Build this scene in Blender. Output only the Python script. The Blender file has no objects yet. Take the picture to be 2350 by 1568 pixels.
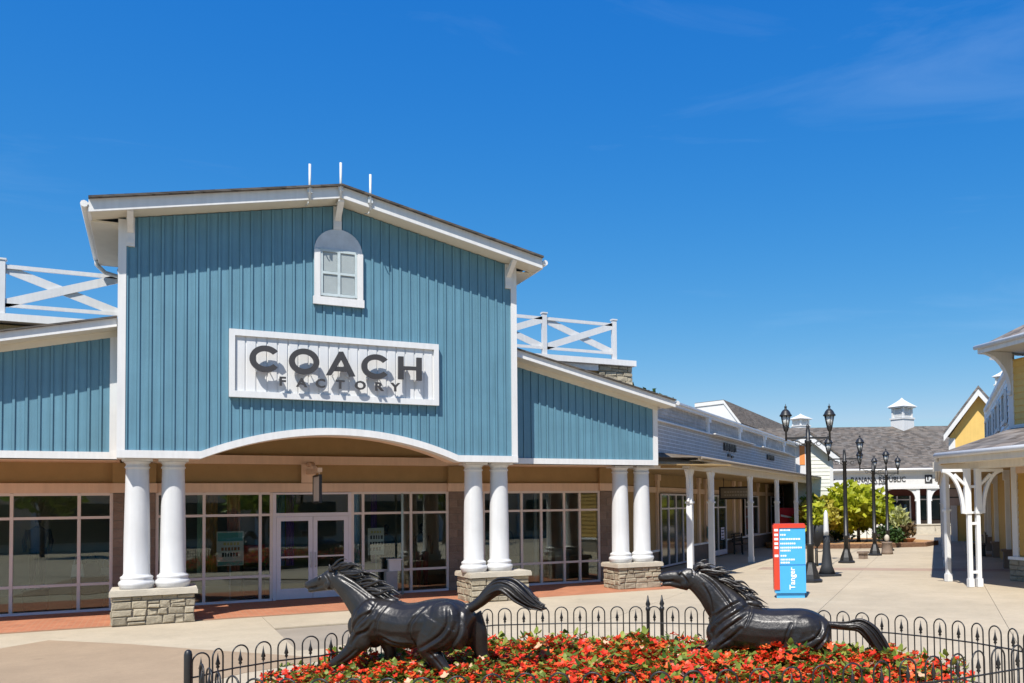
import bpy, math, random
import numpy as np
from math import sin, cos, pi, radians, sqrt, atan2
from mathutils import Vector, Matrix
random.seed(7)
scn = bpy.context.scene
# ---------------------------------------------------------------- camera
F, CX, CY = 2056., 1500., 1086.            # focal length and principal point, in pixels of a 2350 x 1568 picture
PITCH, ROLL, HEAD, CH = radians(2.1), radians(.8), radians(29.2), 2.2
fw = Vector((sin(HEAD)*cos(PITCH), cos(HEAD)*cos(PITCH), sin(PITCH)))
_r = Vector((cos(HEAD), -sin(HEAD), 0)); _u = _r.cross(fw)
RT = _r*cos(ROLL) - _u*sin(ROLL); UP = _u*cos(ROLL) + _r*sin(ROLL)
EYE = Vector((0, 0, CH))
cd = bpy.data.cameras.new('camera'); cam = bpy.data.objects.new('camera', cd); scn.collection.objects.link(cam)
cd.sensor_width = 36; cd.sensor_fit = 'HORIZONTAL'; cd.lens = 36*F/2350
cd.shift_x = (1175-CX)/2350; cd.shift_y = (CY-784)/2350; cd.clip_end = 3000; cd.clip_start = .1
cam.matrix_world = Matrix(((RT.x, UP.x, -fw.x, EYE.x), (RT.y, UP.y, -fw.y, EYE.y), (RT.z, UP.z, -fw.z, EYE.z), (0, 0, 0, 1)))
scn.camera = cam
scn.render.resolution_x, scn.render.resolution_y = 1024, 683
# ---------------------------------------------------------------- light
SUN = Vector((.49, .53, -1)).normalized()   # the way the light travels
sl = bpy.data.lights.new('sun', 'SUN'); sl.energy = 5.0; sl.angle = radians(.55); sl.color = (1, .955, .88)
so = bpy.data.objects.new('sun', sl); scn.collection.objects.link(so); so.location = (-20, -15, 45)
so.rotation_euler = (-SUN).to_track_quat('Z', 'Y').to_euler()
w = bpy.data.worlds.new('World'); scn.world = w; w.use_nodes = True
nt = w.node_tree; nt.nodes.clear(); N = nt.nodes.new; L = nt.links.new
sky = N('ShaderNodeTexSky'); sky.sky_type = 'NISHITA'; sky.sun_disc = False
sky.sun_elevation = math.asin(-SUN.z); sky.sun_rotation = atan2(-SUN.x, -SUN.y)
sky.altitude = 300; sky.air_density = 1.0; sky.dust_density = .0; sky.ozone_density = 3.5
CLOUD = (0, 0, 0)
hs = N('ShaderNodeHueSaturation'); hs.inputs['Saturation'].default_value = 1.32; hs.inputs['Value'].default_value = 1.0
hs.inputs['Hue'].default_value = .503
L(sky.outputs[0], hs.inputs['Color'])
EXPO = .36; BGS = .12
# deep polarised blue: each channel of the sky through its own gentle power curve
sx = N('ShaderNodeSeparateColor'); L(hs.outputs[0], sx.inputs[0]); cx = N('ShaderNodeCombineColor')
def wm(op, x, y):
    n = N('ShaderNodeMath'); n.operation = op; L(x, n.inputs[0]); n.inputs[1].default_value = y; return n.outputs[0]
for i, (gm, k) in enumerate(((1.15, 1.0), (.716, .739), (.304, .82))):
    x = wm('MAXIMUM', wm('MULTIPLY', sx.outputs[i], .134), 1e-4); x = wm('MULTIPLY', wm('POWER', x, gm), k)
    if i == 0: x = wm('MINIMUM', x, .42)
    L(wm('MULTIPLY', x, 1/(BGS*2**EXPO)), cx.inputs[i])
tc = N('ShaderNodeTexCoord'); mp = N('ShaderNodeMapping'); mp.inputs['Scale'].default_value = (1.6, 1.6, 9)
mp.inputs['Rotation'].default_value = (.1, .06, .5); mp.inputs['Location'].default_value = CLOUD
L(tc.outputs['Generated'], mp.inputs['Vector'])
n1 = N('ShaderNodeTexNoise'); n1.inputs['Scale'].default_value = 1.7; n1.inputs['Detail'].default_value = 9; n1.inputs['Roughness'].default_value = .6
n1.inputs['Distortion'].default_value = .5
L(mp.outputs[0], n1.inputs['Vector'])
cr = N('ShaderNodeValToRGB'); cr.color_ramp.elements[0].position = .56; cr.color_ramp.elements[0].color = (0, 0, 0, 1)
cr.color_ramp.elements[1].position = .85; cr.color_ramp.elements[1].color = (.11, .11, .11, 1)
L(n1.outputs[0], cr.inputs[0])
mxc = N('ShaderNodeMixRGB'); mxc.inputs[2].default_value = (4.2, 5.6, 7.4, 1)
L(cr.outputs[0], mxc.inputs[0]); L(cx.outputs[0], mxc.inputs[1])
bg = N('ShaderNodeBackground'); bg.inputs[1].default_value = BGS
L(mxc.outputs[0], bg.inputs[0])
wo = N('ShaderNodeOutputWorld'); L(bg.outputs[0], wo.inputs[0])
vs = scn.view_settings; vs.view_transform = 'Standard'; vs.look = 'None'; vs.gamma = 1; vs.exposure = EXPO; vs.use_curve_mapping = False
scn.render.engine = 'CYCLES'
scn.cycles.max_bounces = 8; scn.cycles.transparent_max_bounces = 12

# ---------------------------------------------------------------- pixels to places
def ray(x, y): return fw + RT*((x-CX)/F) - UP*((y-CY)/F)
def gnd(x, y, z=0.):
    d = ray(x, y); return EYE + d*((z-CH)/d.z)
class Fr:
    """upright frame: u along a wall, v into it, z up"""
    def __init__(s, o, ang):
        s.o = Vector((o[0], o[1], 0)); s.u = Vector((cos(ang), sin(ang), 0)); s.v = Vector((-sin(ang), cos(ang), 0)); s.ang = ang
    def p(s, u, v, z): return s.o + s.u*u + s.v*v + Vector((0, 0, z))
    def px(s, x, y, v=0.):
        d = ray(x, y); t = ((s.o-EYE).dot(s.v)+v)/d.dot(s.v); q = EYE + d*t - s.o
        return q.dot(s.u), q.z
    def at(s, x, y, v=0.):
        a, b = s.px(x, y, v); return s.p(a, v, b)
    def uv(s, P): return (P-s.o).dot(s.u), (P-s.o).dot(s.v)
W0 = Fr((0, 0), 0)
# ---------------------------------------------------------------- mesh builder
class B:
    def __init__(s): s.v = []; s.f = []; s.sm = []
    def add(s, vs, fs, smooth=False):
        k = len(s.v); s.v += [tuple(q) for q in vs]; s.f += [tuple(i+k for i in f) for f in fs]; s.sm += [smooth]*len(fs); return s
    def box(s, fr, u0, u1, v0, v1, z0, z1):
        c = [fr.p(u, v, z) for z in (z0, z1) for u, v in ((u0, v0), (u1, v0), (u1, v1), (u0, v1))]
        return s.add(c, [(3, 2, 1, 0), (4, 5, 6, 7), (0, 1, 5, 4), (1, 2, 6, 5), (2, 3, 7, 6), (3, 0, 4, 7)])
    def prism(s, fr, poly, v0, v1):          # poly in (u, z)
        n = len(poly); a = [fr.p(u, v0, z) for u, z in poly] + [fr.p(u, v1, z) for u, z in poly]
        ar = sum(poly[i][0]*poly[(i+1) % n][1]-poly[(i+1) % n][0]*poly[i][1] for i in range(n))
        f = [tuple(range(n)), tuple(range(2*n-1, n-1, -1))] + [((i+1) % n, i, i+n, (i+1) % n+n) for i in range(n)]
        if ar < 0: f = [tuple(reversed(q)) for q in f]
        return s.add(a, f)
    def flat(s, fr, poly, z0, z1):           # poly in (u, v)
        n = len(poly); a = [fr.p(u, v, z0) for u, v in poly] + [fr.p(u, v, z1) for u, v in poly]
        ar = sum(poly[i][0]*poly[(i+1) % n][1]-poly[(i+1) % n][0]*poly[i][1] for i in range(n))
        f = [tuple(range(n-1, -1, -1)), tuple(range(n, 2*n))] + [(i, (i+1) % n, (i+1) % n+n, i+n) for i in range(n)]
        if ar < 0: f = [tuple(reversed(q)) for q in f]
        return s.add(a, f)
    def strip(s, fr, lo, hi, v0, v1):        # band between two polylines in (u, z)
        for i in range(len(lo)-1): s.prism(fr, [lo[i], lo[i+1], hi[i+1], hi[i]], v0, v1)
        return s
    def hexa(s, a): return s.add(a, [(3, 2, 1, 0), (4, 5, 6, 7), (0, 1, 5, 4), (1, 2, 6, 5), (2, 3, 7, 6), (3, 0, 4, 7)])
    def slab(s, q, t):                       # four corners, thickness t downwards
        n = (q[1]-q[0]).cross(q[3]-q[0]).normalized()
        if n.z < 0: q = [q[0], q[3], q[2], q[1]]; n = -n
        return s.hexa([p-n*t for p in q] + list(q))
    def tube(s, pts, r, n=8, cap=True, flatk=1., upv=None):
        pts = [Vector(p) for p in pts]; m = len(pts); rs = r if isinstance(r, (list, tuple)) else [r]*m
        k = len(s.v); ref = None
        for i, p in enumerate(pts):
            t = (pts[min(i+1, m-1)]-pts[max(i-1, 0)]); t = t.normalized() if t.length > 1e-9 else Vector((0, 0, 1))
            if ref is None:
                ref = upv.copy() if upv else (Vector((0, 0, 1)) if abs(t.z) < .9 else Vector((1, 0, 0)))
            a = ref - t*ref.dot(t)
            if a.length < 1e-6: a = Vector((1, 0, 0))-t*t.x
            a.normalize(); b = t.cross(a); ref = a
            for j in range(n):
                an = 2*pi*j/n; s.v.append(tuple(p + a*(cos(an)*rs[i]) + b*(sin(an)*rs[i]*flatk)))
        for i in range(m-1):
            for j in range(n):
                s.f.append((k+i*n+j, k+i*n+(j+1) % n, k+(i+1)*n+(j+1) % n, k+(i+1)*n+j)); s.sm.append(n > 4)
        if cap:
            s.f.append(tuple(k+j for j in range(n-1, -1, -1))); s.sm.append(False)
            s.f.append(tuple(k+(m-1)*n+j for j in range(n))); s.sm.append(False)
        return s
    def lathe(s, c, prof, n=20, rot=0., smooth=True):
        c = Vector(c); k = len(s.v); m = len(prof)
        for r, z in prof:
            for j in range(n):
                an = 2*pi*j/n+rot; s.v.append((c.x+cos(an)*r, c.y+sin(an)*r, c.z+z))
        for i in range(m-1):
            for j in range(n):
                s.f.append((k+i*n+j, k+i*n+(j+1) % n, k+(i+1)*n+(j+1) % n, k+(i+1)*n+j)); s.sm.append(smooth)
        s.f.append(tuple(k+j for j in range(n-1, -1, -1))); s.sm.append(False)
        s.f.append(tuple(k+(m-1)*n+j for j in range(n))); s.sm.append(False)
        return s
    def ball(s, c, rx, ry, rz, n=14, m=9, mat=None):
        c = Vector(c); k = len(s.v)
        for i in range(m+1):
            th = pi*i/m
            for j in range(n):
                q = Vector((sin(th)*cos(2*pi*j/n)*rx, sin(th)*sin(2*pi*j/n)*ry, cos(th)*rz))
                if mat: q = mat @ q
                s.v.append(tuple(c+q))
        for i in range(m):
            for j in range(n):
                s.f.append((k+i*n+j, k+(i+1)*n+j, k+(i+1)*n+(j+1) % n, k+i*n+(j+1) % n)); s.sm.append(True)
        return s

def base_of(o):
    p = Vector((0, 0, 0))
    while o is not None: p = p + o.location; o = o.parent
    return p
def mesh_of(name, b, mat, off=Vector((0, 0, 0))):
    me = bpy.data.meshes.new(name)
    me.from_pydata([(v[0]-off.x, v[1]-off.y, v[2]-off.z) for v in b.v], [], b.f)
    me.polygons.foreach_set('use_smooth', b.sm); me.materials.append(mat); me.update(); return me
def mk(name, b, mat, parent=None, label=None, cat=None, group=None, kind=None):
    off = base_of(parent) if parent else Vector((0, 0, 0))
    o = bpy.data.objects.new(name, mesh_of(name, b, mat, off)); scn.collection.objects.link(o); o.parent = parent
    tag(o, label, cat, group, kind); return o
def tag(o, label=None, cat=None, group=None, kind=None):
    for k, x in (('label', label), ('category', cat), ('group', group), ('kind', kind)):
        if x: o[k] = x
def thing(name, loc, label, cat, group=None, kind=None):
    o = bpy.data.objects.new(name, None); scn.collection.objects.link(o); o.location = loc; o.empty_display_size = .2
    tag(o, label, cat, group, kind); return o
def solo(name, b, mat, label, cat, group=None):     # a thing that is one mesh, its origin at its base
    xs = [v[0] for v in b.v]; ys = [v[1] for v in b.v]; zs = [v[2] for v in b.v]
    off = Vector(((min(xs)+max(xs))/2, (min(ys)+max(ys))/2, min(zs)))
    o = bpy.data.objects.new(name, mesh_of(name, b, mat, off)); scn.collection.objects.link(o); o.location = off
    tag(o, label, cat, group); return o
def copy_tree(o, parent=None):
    c = o.copy(); scn.collection.objects.link(c); c.parent = parent
    for ch in o.children: copy_tree(ch, c)
    return c
# ---------------------------------------------------------------- materials
def nodes(name):
    m = bpy.data.materials.new(name); m.use_nodes = True; t = m.node_tree
    return m, t, t.nodes['Principled BSDF'], t.nodes.new, t.links.new
def mat(name, col, rough=.6, var=.1, scale=3., bump=0., bscale=40., metal=0., spec=.5, streak=0., rand=0., stretch=(1, 1, 1)):
    m, t, p, N, L = nodes(name)
    p.inputs['Roughness'].default_value = rough; p.inputs['Metallic'].default_value = metal
    p.inputs['Specular IOR Level'].default_value = spec
    tc = N('ShaderNodeTexCoord'); mpg = N('ShaderNodeMapping'); mpg.inputs['Scale'].default_value = stretch
    L(tc.outputs['Object'], mpg.inputs[0])
    nz = N('ShaderNodeTexNoise'); nz.inputs['Scale'].default_value = scale; nz.inputs['Detail'].default_value = 8; nz.inputs['Roughness'].default_value = .65
    L(mpg.outputs[0], nz.inputs['Vector'])
    r = N('ShaderNodeMapRange'); r.inputs[1].default_value = .3; r.inputs[2].default_value = .7; r.inputs[3].default_value = 1-var; r.inputs[4].default_value = 1+var
    L(nz.outputs[0], r.inputs[0]); val = r.outputs[0]
    if streak:
        m2 = N('ShaderNodeMapping'); m2.inputs['Scale'].default_value = (9, 9, .35); L(tc.outputs['Object'], m2.inputs[0])
        n2 = N('ShaderNodeTexNoise'); n2.inputs['Scale'].default_value = 1.5; n2.inputs['Detail'].default_value = 6; L(m2.outputs[0], n2.inputs['Vector'])
        r2 = N('ShaderNodeMapRange'); r2.inputs[1].default_value = .35; r2.inputs[2].default_value = .7; r2.inputs[3].default_value = 1+streak*.4; r2.inputs[4].default_value = 1-streak
        L(n2.outputs[0], r2.inputs[0]); mu = N('ShaderNodeMath'); mu.operation = 'MULTIPLY'; L(val, mu.inputs[0]); L(r2.outputs[0], mu.inputs[1]); val = mu.outputs[0]
    if rand:
        oi = N('ShaderNodeObjectInfo'); r3 = N('ShaderNodeMapRange'); r3.inputs[3].default_value = 1-rand; r3.inputs[4].default_value = 1+rand
        L(oi.outputs['Random'], r3.inputs[0]); mu = N('ShaderNodeMath'); mu.operation = 'MULTIPLY'; L(val, mu.inputs[0]); L(r3.outputs[0], mu.inputs[1]); val = mu.outputs[0]
    vm = N('ShaderNodeVectorMath'); vm.operation = 'SCALE'; vm.inputs[0].default_value = col[:3]; L(val, vm.inputs['Scale'])
    L(vm.outputs[0], p.inputs['Base Color'])
    if bump:
        nb = N('ShaderNodeTexNoise'); nb.inputs['Scale'].default_value = bscale; nb.inputs['Detail'].default_value = 6; L(mpg.outputs[0], nb.inputs['Vector'])
        bp = N('ShaderNodeBump'); bp.inputs['Strength'].default_value = bump; bp.inputs['Distance'].default_value = .02
        L(nb.outputs[0], bp.inputs['Height']); L(bp.outputs[0], p.inputs['Normal'])
    return m
def shingle_mat(name, col, ang, course=.14, tab=.3, var=.32):
    """random tabs in courses; x runs along the eave, courses follow the height"""
    m, t, p, N, L = nodes(name); p.inputs['Roughness'].default_value = .92; p.inputs['Specular IOR Level'].default_value = .2
    tc = N('ShaderNodeTexCoord'); mp = N('ShaderNodeMapping'); mp.vector_type = 'POINT'; mp.inputs['Rotation'].default_value = (0, 0, -ang)
    L(tc.outputs['Object'], mp.inputs[0]); sp = N('ShaderNodeSeparateXYZ'); L(mp.outputs[0], sp.inputs[0])
    def math_(op, a, b=None):
        n = N('ShaderNodeMath'); n.operation = op
        for i, x in enumerate((a, b)):
            if x is None: continue
            if isinstance(x, (int, float)): n.inputs[i].default_value = x
            else: L(x, n.inputs[i])
        return n.outputs[0]
    row = math_('FLOOR', math_('DIVIDE', sp.outputs['Z'], course*.45))
    off = math_('MULTIPLY', math_('FRACT', math_('MULTIPLY', row, .381)), tab)
    colm = math_('FLOOR', math_('DIVIDE', math_('ADD', sp.outputs['X'], off), tab))
    cb = N('ShaderNodeCombineXYZ'); L(row, cb.inputs[0]); L(colm, cb.inputs[1])
    wn = N('ShaderNodeTexWhiteNoise'); wn.noise_dimensions = '2D'; L(cb.outputs[0], wn.inputs['Vector'])
    nz = N('ShaderNodeTexNoise'); nz.inputs['Scale'].default_value = .5; nz.inputs['Detail'].default_value = 6; L(tc.outputs['Object'], nz.inputs['Vector'])
    fr = math_('FRACT', math_('DIVIDE', sp.outputs['Z'], course*.45))
    v = math_('ADD', math_('MULTIPLY', math_('SUBTRACT', wn.outputs['Value'], .5), 2*var), math_('MULTIPLY', math_('SUBTRACT', nz.outputs[0], .5), .6))
    v = math_('ADD', v, 1.); edge = math_('MULTIPLY', math_('LESS_THAN', fr, .2), -.3); v = math_('ADD', v, edge)
    vm = N('ShaderNodeVectorMath'); vm.operation = 'SCALE'; vm.inputs[0].default_value = col; L(v, vm.inputs['Scale'])
    warm = N('ShaderNodeMixRGB'); warm.inputs[0].default_value = .35; L(vm.outputs[0], warm.inputs[1])
    wv = N('ShaderNodeVectorMath'); wv.operation = 'MULTIPLY'; L(vm.outputs[0], wv.inputs[0])
    wn2 = N('ShaderNodeTexWhiteNoise'); wn2.noise_dimensions = '3D'; L(cb.outputs[0], wn2.inputs['Vector'])
    rr = N('ShaderNodeMixRGB'); rr.inputs[1].default_value = (1.15, .95, .8, 1); rr.inputs[2].default_value = (.9, 1., 1.12, 1); L(wn2.outputs['Value'], rr.inputs[0])
    L(rr.outputs[0], wv.inputs[1]); L(wv.outputs[0], warm.inputs[2]); L(warm.outputs[0], p.inputs['Base Color'])
    bp = N('ShaderNodeBump'); bp.inputs['Strength'].default_value = .6; bp.inputs['Distance'].default_value = .02; L(wn.outputs['Value'], bp.inputs['Height']); L(bp.outputs[0], p.inputs['Normal'])
    return m
def glass_mat(name, tint, refl=1.):
    m = bpy.data.materials.new(name); m.use_nodes = True; t = m.node_tree; t.nodes.clear(); N = t.nodes.new; L = t.links.new
    tr = N('ShaderNodeBsdfTransparent'); tr.inputs[0].default_value = (*tint, 1)
    gl = N('ShaderNodeBsdfGlossy'); gl.inputs['Roughness'].default_value = .01; gl.inputs['Color'].default_value = (.95, 1, .97, 1)
    fn = N('ShaderNodeFresnel'); fn.inputs[0].default_value = 1.75
    mu = N('ShaderNodeMath'); mu.operation = 'MULTIPLY'; mu.inputs[1].default_value = refl; mu.use_clamp = True; L(fn.outputs[0], mu.inputs[0])
    tc = N('ShaderNodeTexCoord'); nz = N('ShaderNodeTexNoise'); nz.inputs['Scale'].default_value = .7; L(tc.outputs['Object'], nz.inputs['Vector'])
    bp = N('ShaderNodeBump'); bp.inputs['Strength'].default_value = .05; bp.inputs['Distance'].default_value = .02; L(nz.outputs[0], bp.inputs['Height']); L(bp.outputs[0], gl.inputs['Normal'])
    mx = N('ShaderNodeMixShader'); L(mu.outputs[0], mx.inputs[0]); L(tr.outputs[0], mx.inputs[1]); L(gl.outputs[0], mx.inputs[2])
    o = N('ShaderNodeOutputMaterial'); L(mx.outputs[0], o.inputs[0]); return m
def leaf_mat(name, c1, c2, trans=.3, rough=.5):
    m, t, p, N, L = nodes(name); p.inputs['Roughness'].default_value = rough; p.inputs['Specular IOR Level'].default_value = .35
    geo = N('ShaderNodeNewGeometry'); mx = N('ShaderNodeMixRGB'); mx.inputs[1].default_value = (*c1, 1); mx.inputs[2].default_value = (*c2, 1)
    L(geo.outputs['Random Per Island'], mx.inputs[0]); L(mx.outputs[0], p.inputs['Base Color'])
    tl = N('ShaderNodeBsdfTranslucent'); L(mx.outputs[0], tl.inputs[0]); ms = N('ShaderNodeMixShader'); ms.inputs[0].default_value = trans
    out = t.nodes['Material Output']; L(p.outputs[0], ms.inputs[1]); L(tl.outputs[0], ms.inputs[2]); L(ms.outputs[0], out.inputs[0]); return m

M = {}
def cm(n, c, r=.7): 
    if n not in M: M[n] = mat(n, tuple(min(.8, x*2.3) for x in c) if n.startswith(('fab', 'poster', 'bag', 'display', 'table', 'maroon')) else c, r, .12, 5)
    return M[n]
M['blue'] = mat('blue_siding', (.112, .248, .325), .55, .08, 1.3, .14, 60, streak=.13, rand=.02)
M['white'] = mat('white_paint', (.7, .69, .67), .45, .05, 1.2, .08, 30, streak=.06)
M['white2'] = mat('white_column', (.62, .62, .615), .45, .045, 2, .05, 30, streak=.06)
M['soffit'] = mat('cream_soffit', (.66, .62, .52), .6, .06, 2)
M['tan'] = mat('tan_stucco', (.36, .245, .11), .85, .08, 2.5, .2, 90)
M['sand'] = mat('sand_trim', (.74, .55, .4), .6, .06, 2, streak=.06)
M['cmu'] = mat('brown_block', (.24, .18, .14), .9, .14, 6, .6, 60, rand=.16)
M['mortar'] = mat('mortar', (.3, .26, .21), .95, .1, 10)
M['stone'] = mat('rubble_stone', (.33, .285, .205), .9, .2, 7, .9, 22, rand=.2)
M['stonecap'] = mat('stone_cap', (.5, .45, .36), .85, .12, 4, .3, 40)
M['frame'] = mat('aluminium_frame', (.74, .66, .6), .4, .05, 3)
M['frame2'] = mat('door_frame', (.72, .7, .74), .4, .05, 3)
M['glass'] = glass_mat('shop_glass', (.84, .88, .84), 1.1)
M['letter'] = mat('letter_charcoal', (.045, .042, .042), .5, .08, 4)
M['signwhite'] = mat('sign_white', (.68, .68, .67), .5, .04, 2, streak=.05)
M['grey'] = mat('grey_shutter', (.33, .37, .37), .6, .06, 5, .2, 60)
M['metal'] = mat('galvanised', (.6, .62, .62), .4, .06, 5)
M['black'] = mat('black_iron', (.018, .018, .018), .42, .2, 6, .1, 40)
M['lampglass'] = mat('frosted_lamp_glass', (.62, .64, .62), .25, .05, 4)
M['brick'] = None
def concrete_mat(name, col):
    m, t, p, N, L = nodes(name); p.inputs['Roughness'].default_value = .88; p.inputs['Specular IOR Level'].default_value = .3
    geo = N('ShaderNodeNewGeometry'); val = None
    for sc, lo, hi, det in ((.22, .88, 1.1, 4), (1.4, .93, 1.06, 8), (9., .95, 1.05, 8), (90., .9, 1.1, 2)):
        n = N('ShaderNodeTexNoise'); n.inputs['Scale'].default_value = sc; n.inputs['Detail'].default_value = det; n.inputs['Roughness'].default_value = .65; n.inputs['Distortion'].default_value = .4; L(geo.outputs['Position'], n.inputs['Vector'])
        r = N('ShaderNodeMapRange'); r.inputs[1].default_value = .3; r.inputs[2].default_value = .7; r.inputs[3].default_value = lo; r.inputs[4].default_value = hi; L(n.outputs[0], r.inputs[0])
        if val is None: val = r.outputs[0]
        else: mu = N('ShaderNodeMath'); mu.operation = 'MULTIPLY'; L(val, mu.inputs[0]); L(r.outputs[0], mu.inputs[1]); val = mu.outputs[0]
    v = N('ShaderNodeTexVoronoi'); v.inputs['Scale'].default_value = .9; v.inputs['Randomness'].default_value = 1; L(geo.outputs['Position'], v.inputs['Vector'])
    sr = N('ShaderNodeMapRange'); sr.inputs[1].default_value = .02; sr.inputs[2].default_value = .09; sr.inputs[3].default_value = .8; sr.inputs[4].default_value = 1.; L(v.outputs['Distance'], sr.inputs[0])
    mu = N('ShaderNodeMath'); mu.operation = 'MULTIPLY'; L(val, mu.inputs[0]); L(sr.outputs[0], mu.inputs[1]); val = mu.outputs[0]
    oi = N('ShaderNodeObjectInfo'); r3 = N('ShaderNodeMapRange'); r3.inputs[3].default_value = .94; r3.inputs[4].default_value = 1.05; L(oi.outputs['Random'], r3.inputs[0])
    mu = N('ShaderNodeMath'); mu.operation = 'MULTIPLY'; L(val, mu.inputs[0]); L(r3.outputs[0], mu.inputs[1])
    vm = N('ShaderNodeVectorMath'); vm.operation = 'SCALE'; vm.inputs[0].default_value = col; L(mu.outputs[0], vm.inputs['Scale']); L(vm.outputs[0], p.inputs['Base Color'])
    nb = N('ShaderNodeTexNoise'); nb.inputs['Scale'].default_value = 60; nb.inputs['Detail'].default_value = 4; L(geo.outputs['Position'], nb.inputs['Vector'])
    bp = N('ShaderNodeBump'); bp.inputs['Strength'].default_value = .25; bp.inputs['Distance'].default_value = .01; L(nb.outputs[0], bp.inputs['Height']); L(bp.outputs[0], p.inputs['Normal'])
    return m
M['concrete'] = concrete_mat('plaza_concrete', (.455, .38, .272))
M['ground'] = mat('ground_base', (.3, .25, .19), .95, .15, .6)
M['tanpave'] = concrete_mat('tan_paving', (.33, .24, .155))
M['dark'] = mat('shop_dark', (.035, .036, .033), .8, .2, 2)
M['shopfloor'] = mat('shop_floor', (.2, .19, .16), .35, .15, 1.5)
M['shopwall'] = mat('shop_wall', (.3, .28, .2), .8, .15, .8)
M['navy'] = mat('navy_cloth', (.008, .009, .014), .9, .2, 8)
M['siding'] = mat('pale_lap_siding', (.88, .88, .87), .6, .05, 2, streak=.06, rand=.05)
M['shakes'] = mat('grey_shakes', (.5, .47, .43), .85, .2, 6, .4, 30, rand=.15)
M['cream'] = mat('cream_lap_siding', (.74, .73, .64), .6, .05, 2, streak=.06, rand=.03)
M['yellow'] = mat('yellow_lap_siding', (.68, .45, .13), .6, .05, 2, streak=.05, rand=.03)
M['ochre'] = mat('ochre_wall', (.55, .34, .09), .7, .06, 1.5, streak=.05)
M['orange'] = mat('orange_panel', (.75, .27, .07), .6, .04, 2)
M['beam'] = mat('cream_beam', (.66, .6, .5), .6, .05, 2, streak=.06)
M['post'] = mat('post_white', (.74, .74, .73), .5, .05, 3)
M['burgundy'] = mat('burgundy_wall', (.12, .035, .03), .8, .1, 2)
M['bronze'] = None
M['red'] = mat('directory_red', (.62, .055, .025), .4, .04, 3)
M['sky'] = mat('directory_blue', (.07, .40, .75), .35, .03, 3)
M['print'] = mat('white_print', (.82, .84, .85), .5, .03, 3)
M['soil'] = mat('bed_soil', (.055, .04, .025), .95, .3, 9, .8, 30)
M['mulch'] = mat('straw_mulch', (.42, .23, .09), .95, .35, 12, .8, 40)
M['bark'] = mat('bark', (.1, .085, .065), .9, .3, 14, .7, 30, stretch=(1, 1, .2))
M['shingleA'] = shingle_mat('shingles_street', (.15, .125, .1), radians(43.3))
M['shingleE'] = shingle_mat('shingles_end', (.13, .115, .1), -HEAD, .2, .3, .34)
M['shingleR'] = shingle_mat('shingles_right', (.18, .16, .145), radians(-82), .3, .35, .35)
M['shingleM'] = shingle_mat('shingles_main', (.1, .09, .08), 0.)
def brick_mat():
    m, t, p, N, L = nodes('brick_paving'); p.inputs['Roughness'].default_value = .9
    tc = N('ShaderNodeTexCoord'); b = N('ShaderNodeTexBrick'); L(tc.outputs['Object'], b.inputs['Vector'])
    b.inputs['Color1'].default_value = (.46, .17, .08, 1); b.inputs['Color2'].default_value = (.36, .125, .06, 1); b.inputs['Mortar'].default_value = (.38, .23, .14, 1)
    b.inputs['Scale'].default_value = 1; b.inputs['Brick Width'].default_value = .21; b.inputs['Row Height'].default_value = .105; b.inputs['Mortar Size'].default_value = .008
    nz = N('ShaderNodeTexNoise'); nz.inputs['Scale'].default_value = 2; nz.inputs['Detail'].default_value = 6; L(tc.outputs['Object'], nz.inputs['Vector'])
    mx = N('ShaderNodeMixRGB'); mx.blend_type = 'MULTIPLY'; mx.inputs[0].default_value = .5; L(b.outputs[0], mx.inputs[1]); L(nz.outputs[1], mx.inputs[2])
    mr = N('ShaderNodeMapRange'); mr.inputs[3].default_value = .8; mr.inputs[4].default_value = 1.2; L(nz.outputs[0], mr.inputs[0])
    vm = N('ShaderNodeVectorMath'); vm.operation = 'SCALE'; L(b.outputs[0], vm.inputs[0]); L(mr.outputs[0], vm.inputs['Scale']); L(vm.outputs[0], p.inputs['Base Color'])
    bp = N('ShaderNodeBump'); bp.inputs['Strength'].default_value = .4; bp.inputs['Distance'].default_value = .01; L(b.outputs['Fac'], bp.inputs['Height']); bp.invert = True; L(bp.outputs[0], p.inputs['Normal'])
    return m
M['brick'] = brick_mat()
def bronze_mat():
    m, t, p, N, L = nodes('dark_bronze'); tc = N('ShaderNodeTexCoord')
    nz = N('ShaderNodeTexNoise'); nz.inputs['Scale'].default_value = 5; nz.inputs['Detail'].default_value = 8; L(tc.outputs['Object'], nz.inputs['Vector'])
    mx = N('ShaderNodeMixRGB'); mx.inputs[1].default_value = (.006, .006, .007, 1); mx.inputs[2].default_value = (.03, .024, .019, 1); L(nz.outputs[0], mx.inputs[0]); L(mx.outputs[0], p.inputs['Base Color'])
    p.inputs['Metallic'].default_value = .1; p.inputs['Specular IOR Level'].default_value = .6; mr = N('ShaderNodeMapRange'); mr.inputs[3].default_value = .26; mr.inputs[4].default_value = .5; L(nz.outputs[0], mr.inputs[0]); L(mr.outputs[0], p.inputs['Roughness'])
    n2 = N('ShaderNodeTexNoise'); n2.inputs['Scale'].default_value = 26; n2.inputs['Detail'].default_value = 4; L(tc.outputs['Object'], n2.inputs['Vector'])
    bp = N('ShaderNodeBump'); bp.inputs['Strength'].default_value = .22; bp.inputs['Distance'].default_value = .02; L(n2.outputs[0], bp.inputs['Height']); L(bp.outputs[0], p.inputs['Normal'])
    return m
M['bronze'] = bronze_mat()

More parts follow.
